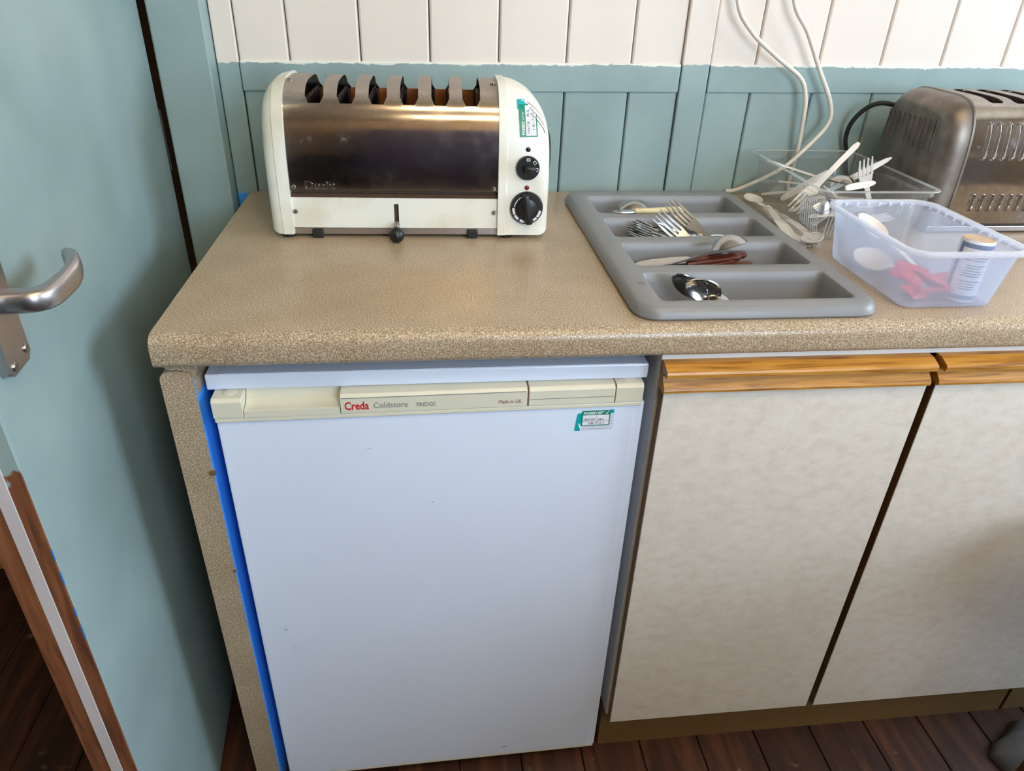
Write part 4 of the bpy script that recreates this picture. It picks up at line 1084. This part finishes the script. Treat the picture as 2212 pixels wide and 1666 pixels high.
# knife compartment
kg = 'wooden-handled table knives'
for k in range(6):
    ya = -.384-.0085*k; z = .9080-.0030*k+(.003 if k % 2 else 0)
    knife('wooden_handled_knife', (.802-.012*(k % 3), ya+.004, z+.002), (.640, ya-.012*(k % 2)-.004, z-.010), (random.uniform(-.3, .3), random.uniform(-.5, .2), 1), 'table knife with red-brown wooden handle in the third tray compartment', M_['brownwood'], .090, .088, .0095, .0075, .0058, kg)
single('serving_spoon', spoon_bm(.165, .060, .046, .017), steel, (.6500, -.4100, .9040), (.7960, -.3860, .9330), (.1, -.35, -1), 'steel serving spoon turned face-down on the wooden-handled knives', 'spoon')
knife('yellow_handled_knife', (.8240, -.4200, .9020), (.650, -.4300, .8880), UP, 'knife with amber-yellow handle end in the third tray compartment', M_['yellow'], .080, .060, .009, .0075, .006)
single('slotted_spatula', blade_bm(.150, .013), M_['white_pl'], (.790, -.4320, .9000), (.6340, -.4270, .8990), (0, -.2, 1), 'pale flat blade under the wooden-handled knives', 'utensil')
# front compartment
single('serving_spoon', spoon_bm(.150, .062, .036, .011), steel, (.760, -.4980, .845), (.6440, -.5120, .9320), (-.62, -.75, -.1), 'steel serving spoon propped highest in the front tray compartment', 'spoon')
single('serving_spoon', spoon_bm(.150, .060, .034, .010), steel, (.790, -.5050, .860), (.6580, -.5240, .9250), (-.45, -.85, .1), 'steel serving spoon leaning in front of the highest-propped spoon', 'spoon')
single('ladle', spoon_bm(.12, .056, .050, .016), steel, (.640, -.5100, .872), (.7330, -.5080, .8930), (0, -.2, -1), 'steel ladle bowl lying face-down in the front tray compartment', 'ladle')
single('table_spoon', spoon_bm(.16, .050, .034, .008), steel, (.790, -.520, .860), (.632, -.540, .893), UP, 'small steel spoon low in the front tray compartment', 'spoon')

# ================================================================== CLEAR CONTAINER WITH PLASTIC CUTLERY
def make_clear():
    t = thing('clear_container', 'clear rigid plastic food container heaped with plastic cutlery', 'container', (1.045, -.165, H))
    zr = .987
    def ring(ins, z, r): return [(x, y, z) for x, y in rrect(.942+ins, 1.148-ins, -.314+ins, -.018-ins, r, 5)]
    outs = [ring(.022, H+.0010, .014), ring(.020, H+.004, .016), ring(.009, zr-.014, .020), ring(.004, zr-.010, .02), ring(.004, zr-.001, .02)]
    bm = bmesh.new(); loft(bm, outs, True, (True, False)); solid(bm, .0007); obj('container_body', bm, M_['clear'], t, smooth=30)
    rim = [ring(.0042, zr-.0016, .02), ring(-.0012, zr-.0016, .022), ring(-.0016, zr-.0006, .022), ring(-.0012, zr+.0004, .022), ring(.0042, zr+.0006, .02)]
    bm = bmesh.new(); R = [[bm.verts.new(p) for p in s_] for s_ in rim]; n = len(R[0])
    for a, c in zip(R, R[1:]+R[:1]):
        for i in range(n): bm.faces.new((a[i], a[(i+1) % n], c[(i+1) % n], c[i]))
    obj('container_rim', bm, M_['clear_rim'], t, smooth=40)
    for k in range(9):
        x = .970+.0060*k
        bm = bmesh.new(); tube(bm, [(x, -.2950, .912), (x-.0005, -.3045, .968)], .0010, 6, 2); obj('rib', bm, M_['clear_rim'], t, smooth=50)
    for k in range(6):
        x = 1.085+.0060*k
        bm = bmesh.new(); tube(bm, [(x, -.2990, .945), (x+.0005, -.3045, .968)], .0010, 6, 2); obj('rib', bm, M_['clear_rim'], t, smooth=50)
    for k in range(9):
        yy = -.286+.0075*k; bm = bmesh.new(); tube(bm, [(.9620, yy, .912), (.9525, yy, .966)], .0009, 6, 2); obj('rib', bm, M_['clear_rim'], t, smooth=50)
make_clear()
wp = M_['white_pl']
pf = lambda: fork_bm(.155, .0125, .038, .0010, 4, .8, (.0052, .0045))
ps = lambda: spoon_bm(.150, .050, .034, .008, .0010, (.0052, .0045))
single('plastic_fork', pf(), wp, (1.118, -.180, .910), (1.0690, -.2030, 1.0120), (-.2, -1, .15), 'white plastic fork standing tines-up at the end of the clear container', 'fork')
single('plastic_fork', pf(), wp, (1.0150, -.190, .9860), (.9560, -.2050, .9260), (-.3, -.8, .6), 'white plastic fork with tines pointing down at the ribbed corner', 'fork')
single('plastic_knife', blade_bm(.120, .0056, .0012), wp, (1.060, -.145, .950), (1.1480, -.1520, 1.0040), FRONT, 'white plastic handle sticking up past the upright fork', 'knife')
single('plastic_knife', blade_bm(.095, .0062, .0012), wp, (.990, -.150, .9480), (1.0300, -.1700, .9860), FRONT, 'white plastic handle slanting up beside the steel spoon', 'knife')
single('plastic_spoon', ps(), wp, (1.100, -.110, .908), (1.0100, -.2050, .9620), (-.2, -.6, .8), 'white plastic spoon bowl-up in the clear container', 'spoon')
single('plastic_knife', blade_bm(.15, .0050, .0012), wp, (.9560, -.080, .9800), (1.0950, -.1050, .9430), UP, 'long white plastic stem slanting down inside the clear container', 'knife')
single('plastic_knife', blade_bm(.055, .0058, .0014), wp, (1.0300, -.2330, .9720), (1.0790, -.2300, .9800), FRONT, 'short white plastic handle in front of the upright fork', 'knife')
single('steel_spoon', spoon_bm(.140, .058, .040, .014), steel, (.990, -.090, .962), (1.0780, -.1850, .9620), (.1, -.5, -.9), 'steel spoon shining among the white plastic cutlery', 'spoon')
single('steel_ladle', spoon_bm(.100, .056, .052, .020), steel, (1.060, -.1700, .920), (.9720, -.2350, .9420), (.3, .6, -.6), 'round steel ladle bowl seen through the ribbed corner', 'ladle')
single('plastic_spoon', ps(), wp, (.960, -.045, .908), (1.120, -.060, .914), UP, 'white plastic spoon flat along the back of the clear container', 'spoon')
for i in range(7):
    a = random.uniform(-.9, .9); cx, cy = random.uniform(1.035, 1.065), random.uniform(-.24, -.10)
    single('plastic_fork', pf(), wp, (cx-.07*math.cos(a), cy-.07*math.sin(a), .907+.006*i), (cx+.07*math.cos(a), cy+.07*math.sin(a), .909+.006*i), (random.uniform(-.4, .4), random.uniform(-.6, .2), 1), 'white plastic fork jumbled in the bottom of the clear container', 'fork', 'plastic forks at the container bottom')
# loose plastic pieces between the tray and the container
single('plastic_spoon', ps(), wp, (.9300, -.200, .906), (.9400, -.0550, .9120), UP, 'white plastic spoon wedged between grey tray and clear container', 'spoon')
single('plastic_knife', blade_bm(.150, .0060, .0010), wp, (.9150, -.280, .9080), (.9360, -.150, .9170), (-.5, -.3, 1), 'white plastic knife lying alongside the grey tray', 'knife')
single('plastic_fork', pf(), wp, (.9300, -.180, .9060), (.9330, -.3320, .9080), (-.2, 0, 1), 'white plastic fork lying flat beside the milky box', 'fork')
single('plastic_spoon', ps(), wp, (.9560, -.200, .9040), (.9380, -.3400, .9150), (-.4, 0, 1), 'white plastic spoon beside the milky box corner', 'spoon')
# crumpled film sleeve
bm = bmesh.new(); gx, gy = 14, 18; V = []
random.seed(11)
for j in range(gy+1):
    row = []
    for i in range(gx+1):
        u, v = i/gx, j/gy
        x = .9150+.032*u+.006*math.sin(5*v+3*u); y = -.338+.235*v
        z = .9015+(.026*math.sin(PI*u)**.6*(1-.4*v)+.006*math.sin(9*v+6*u)*math.sin(PI*u)+random.uniform(-.0018, .0018))*(.9)
        row.append(bm.verts.new((x, y, max(.9012, z))))
    V.append(row)
for a, c in zip(V, V[1:]):
    for i in range(gx): bm.faces.new((a[i], a[i+1], c[i+1], c[i]))
tag(obj('film_sleeve', bm, M_['bag'], loc=(.93, -.22, H), smooth=True), 'crumpled thin clear film sleeve beside the grey tray', 'wrapper')

# ================================================================== MILKY BOX
def make_milky():
    t = thing('storage_box', 'open milky translucent plastic box on the worktop', 'box', (1.010, -.465, H))
    zr = .985
    def ring(dx, z, r, q=0):
        return [(x, y, z) for x, y in rrect(.9300-dx, 1.0900+dx, -.5800-dx, -.3520+dx, r, 7)]
    outs = [ring(-.0200, H+.0006, .012), ring(-.0150, H+.0020, .016), ring(-.0120, H+.007, .020), ring(-.0020, zr-.012, .026), ring(0, zr-.003, .027)]
    bm = bmesh.new(); loft(bm, outs, True, (True, False)); solid(bm, .0012); obj('box_body', bm, M_['milky'], t, smooth=40)
    rim = [ring(.0005, zr-.006, .027), ring(.0065, zr-.006, .032), ring(.0075, zr-.003, .033), ring(.0065, zr, .032), ring(.0005, zr+.0006, .027), ring(-.0008, zr-.001, .026)]
    bm = bmesh.new(); R = [[bm.verts.new(p) for p in s_] for s_ in rim]; n = len(R[0])
    for a, c in zip(R, R[1:]+R[:1]):
        for i in range(n): bm.faces.new((a[i], a[(i+1) % n], c[(i+1) % n], c[i]))
    obj('box_rim', bm, M_['milky_rim'], t, smooth=40)
    for k in range(10):
        y = -.372-.019*k
        for x, s_ in ((1.0885, -1), (.9315, 1)):
            bm = bmesh.new(); prism(bm, [(y-.0018, zr-.002), (y+.0018, zr-.002), (y+.0004, zr-.0085), (y-.0004, zr-.0085)], 0, min(x, x+s_*.004), max(x, x+s_*.004)); obj('rim_rib', bm, M_['milky_rim'], t)
    for k in range(6):
        x = .958+.018*k
        bm = bmesh.new(); prism(bm, [(x-.0018, zr-.002), (x+.0018, zr-.002), (x+.0004, zr-.0080), (x-.0004, zr-.0080)], 1, -.3575, -.3535); obj('rim_rib', bm, M_['milky_rim'], t)
make_milky()
single('plastic_spoon', spoon_bm(.150, .056, .040, .009, .0009, (.0052, .0045)), wp, (1.030, -.520, .900), (.9720, -.3760, .9720), (.2, -.6, .8), 'white plastic spoon leaning in the back corner of the milky box', 'spoon')
single('plastic_knife', blade_bm(.150, .0055, .0008), wp, (1.030, -.535, .909), (.9900, -.395, .9120), UP, 'white plastic knife lying in the bottom of the milky box', 'knife')
single('plastic_spoon', spoon_bm(.150, .056, .040, .009, .0009, (.0052, .0045)), wp, (1.050, -.520, .905), (.9560, -.4100, .9250), (-.6, 0, .8), 'white plastic spoon against the side of the milky box', 'spoon')
# labelled tube
def make_tube():
    t = thing('card_tube', 'small upright card tube with pale printed label in the milky box', 'tube', (1.0460, -.5330, H+.0016), 0)
    t.rotation_euler = (math.radians(-2), math.radians(2), math.radians(-18))
    r, h = .0205, .0840
    bm = lathe(bmesh.new(), [(r*.96, 0), (r, .002), (r, h-.004), (r*.97, h)], 32, caps=(True, False)); obj('tube_wall', bm, M_['paper'], t, world=False, smooth=40)
    bm = lathe(bmesh.new(), [(r*.965, h), (r*.86, h+.0004), (r*.84, h-.004), (.0005, h-.0042)], 28); obj('card_lid', bm, M_['card'], t, world=False, smooth=40)
    def arc(a0, a1, z0, z1, off, m, n=14, nm='label_band'):
        bm = bmesh.new(); A = [bm.verts.new(((r+off)*math.sin(math.radians(a0+(a1-a0)*k/n)), -(r+off)*math.cos(math.radians(a0+(a1-a0)*k/n)), z0)) for k in range(n+1)]
        B = [bm.verts.new((v.co.x, v.co.y, z1)) for v in A]
        for k in range(n): bm.faces.new((A[k], A[k+1], B[k+1], B[k]))
        return obj(nm, bm, m, t, world=False, smooth=True)
    arc(-80, 80, .004, .080, .0002, M_['slate'], 24); arc(-62, 62, .010, .074, .0004, M_['paper'], 24, 'label_field')
    rr = random.Random(5)
    for k in range(15):
        z = .069-.0036*k
        if k in (4, 10): continue
        arc(-34+rr.uniform(-6, 4), 30+rr.uniform(-12, 14), z, z+.0013, .0006, M_['ink'] if 5 < k < 10 else M_['greyink'], 10, 'print_line')
make_tube()
# red packets
random.seed(21)
for k, (x, y, a, rx) in enumerate(((.9830, -.5300, .5, .35), (1.0000, -.5380, -.3, -.5), (1.0180, -.5200, 1.2, .5), (1.0320, -.5050, .2, -.25), (.9850, -.5050, -.8, .7), (1.0080, -.5260, 2.0, .3))):
    bm = bmesh.new(); V = []
    for j in range(7):
        row = []
        for i in range(9):
            u, v = i/8-.5, j/6-.5
            puff = .0040*(1-(2*u)**4)*(1-(2*v)**4)
            row.append(((u*.044, v*.028, puff+.0012*math.sin(9*u+7*v+k))))
        V.append(row)
    T = [[bm.verts.new(p) for p in r] for r in V]; B = [[bm.verts.new((p[0], p[1], -p[2]*.8-.0004)) for p in r] for r in V]
    for G in (T, B):
        for a_, c_ in zip(G, G[1:]):
            for i in range(8): bm.faces.new((a_[i], a_[i+1], c_[i+1], c_[i]))
    bd = [(0, i) for i in range(9)]+[(j, 8) for j in range(1, 7)]+[(6, i) for i in range(7, -1, -1)]+[(j, 0) for j in range(5, 0, -1)]
    for p, q in zip(bd, bd[1:]+bd[:1]): bm.faces.new((T[p[0]][p[1]], T[q[0]][q[1]], B[q[0]][q[1]], B[p[0]][p[1]]))
    o = obj('sauce_packet', bm, M_['red'], smooth=60); o.location = (x, y, .9065+.0035*k+abs(rx)*.010); o.rotation_euler = (rx, .15*(-1)**k, a)
    tag(o, 'small red foil packet lying in the bottom of the milky box', 'packet', 'red packets in the milky box')

# ================================================================== CABLES ON THE WALL
bm = bmesh.new(); tube(bm, [(.855, -.026, 1.50), (.853, -.027, 1.34), (.8637, -.028, 1.2384), (.8991, -.03, 1.1892), (.9553, -.030, 1.1494), (1.0076, -.03, 1.1157), (1.0255, -.030, 1.0802), (1.0302, -.030, 1.0435), (1.0360, -.024, .9928), (1.0400, -.013, .945), (1.0450, -.010, .9070), (1.09, -.009, .9045)], .0040, 10, 8)
tag(obj('white_cable', bm, M_['cable'], loc=(1.0, -.02, H), smooth=60), 'white cable bending right then dropping straight down the wall', 'cable')
bm = bmesh.new(); tube(bm, [(.945, -.026, 1.50), (.948, -.027, 1.34), (.9652, -.028, 1.2413), (1.0016, -.03, 1.1917), (1.0391, -.030, 1.1320), (1.0746, -.03, 1.0770), (1.0820, -.030, 1.0399), (1.0548, -.032, 1.0015), (1.0092, -.036, .9577), (.965, -.030, .9300), (.930, -.020, .9100), (.9120, -.012, .9050)], .0040, 10, 8)
tag(obj('white_cable', bm, M_['cable'], loc=(.95, -.02, H), smooth=60), 'white cable looping back left behind the clear container', 'cable')
b = bmesh.new(); box(b, .80, 1.0, -.045, -.004, 1.48, 1.57, bev=.005)
sk = tag(obj('wall_socket', b, M_['white_mel'], loc=(.9, 0, 1.48)), 'white double wall socket feeding the white cables', 'socket')

# ================================================================== FLOOR ITEMS AT THE RIGHT
bm = bmesh.new(); n, mth = 22, 12; V = []
random.seed(5)
for j in range(mth+1):
    row = []
    for i in range(n):
        a = 2*PI*i/n; q = j/mth; r = .115*(1-q*.95)*(1+.10*math.sin(5*a+q*4)+.05*math.sin(11*a))
        row.append(bm.verts.new((1.475+r*math.cos(a)*.95, -.690+r*math.sin(a)*.75, .002+.070*q**.6*(1+.16*math.sin(4*a+6*q)))))
    V.append(row)
for a, c in zip(V, V[1:]):
    for i in range(n): bm.faces.new((a[i], a[(i+1) % n], c[(i+1) % n], c[i]))
bm.faces.new(V[0][::-1]); bm.faces.new(V[-1])
tag(obj('floor_cloth', bm, M_['greyrag'], loc=(1.475, -.69, 0), smooth=True), 'crumpled grey cloth on the floorboards by the plinth', 'cloth')
def make_shadow_stool():  # unseen seat and legs, added to cast the shadow on the cabinet door
    cx, cy = 1.345, -.880
    t = thing('stool', 'round-topped dark wooden stool out of view, added to cast a shadow', 'stool', (cx, cy, 0))
    m = wood('dark_stool_wood', (50, 28, 16), (78, 46, 26), (98, 62, 36), 'Z', 8, .45, 8)[0]
    obj('seat', lathe(bmesh.new(), [(.170, .585), (.182, .592), (.185, .605), (.180, .617), (.05, .620), (.001, .620)], 36, (cx, cy, 0)), m, t, smooth=40)
    for k in range(4):
        a = PI/4+PI/2*k; bm = bmesh.new(); tube(bm, [(cx+.10*math.cos(a), cy+.10*math.sin(a), .588), (cx+.130*math.cos(a), cy+.130*math.sin(a), .0)], lambda f: .016-.004*f, 12, 4); obj('leg', bm, m, t, smooth=50)
    for k in range(4):
        a, c = PI/4+PI/2*k, PI/4+PI/2*(k+1); r = .122; z = .17+.05*(k % 2); bm = bmesh.new(); tube(bm, [(cx+r*math.cos(a), cy+r*math.sin(a), z), (cx+r*math.cos(c), cy+r*math.sin(c), z)], .008, 10, 2); obj('stretcher', bm, m, t, smooth=50)
make_shadow_stool()

# unseen navy cupboard behind the camera, added to darken the toaster's reflection
def make_reflection_cupboard():
    t = thing('reflection_cupboard', 'tall dark navy cupboard out of view, added to darken the toaster reflection', 'cupboard', (.30, ROOM['y0']+.22, 0))
    y = ROOM['y0']+.014; m = mat('navy_cupboard_paint', (58, 54, 84), .6, var=.1, vscale=5)
    obj('cupboard_body', BX(-.12, .86, y, y+.38, 0, 1.86, bev=.004), m, t)
    for a, c in ((-.117, .368), (.372, .857)):
        d = obj('cupboard_door', BX(a, c, y+.381, y+.400, .08, 1.84, bev=.003), m, t)
        hx = .340 if a < 0 else .400
        obj('cupboard_knob', lathe(bmesh.new(), [(.008, y+.400), (.010, y+.412), (.016, y+.420), (.012, y+.428)], 16, (hx, 0, 1.0), 'Y'), M_['satin'], d, smooth=40)
make_reflection_cupboard()

# unseen island behind the camera, added to shade the lower cabinet fronts
def make_shading_island():
    t = thing('shading_island', 'grey island with a pale top out of view, added to shade the lower fronts', 'island', (1.60, -2.05, 0))
    obj('island_body', BX(.80, 2.45, -2.40, -1.68, .08, .88), mat('island_grey_panel', (110, 104, 98), .6), t)
    obj('island_plinth', BX(.84, 2.41, -2.36, -1.72, 0, .08), M_['kick'], t)
    obj('island_top', BX(.76, 2.49, -2.44, -1.64, .88, .92, bev=.004), M_['lam'], t)
make_shading_island()
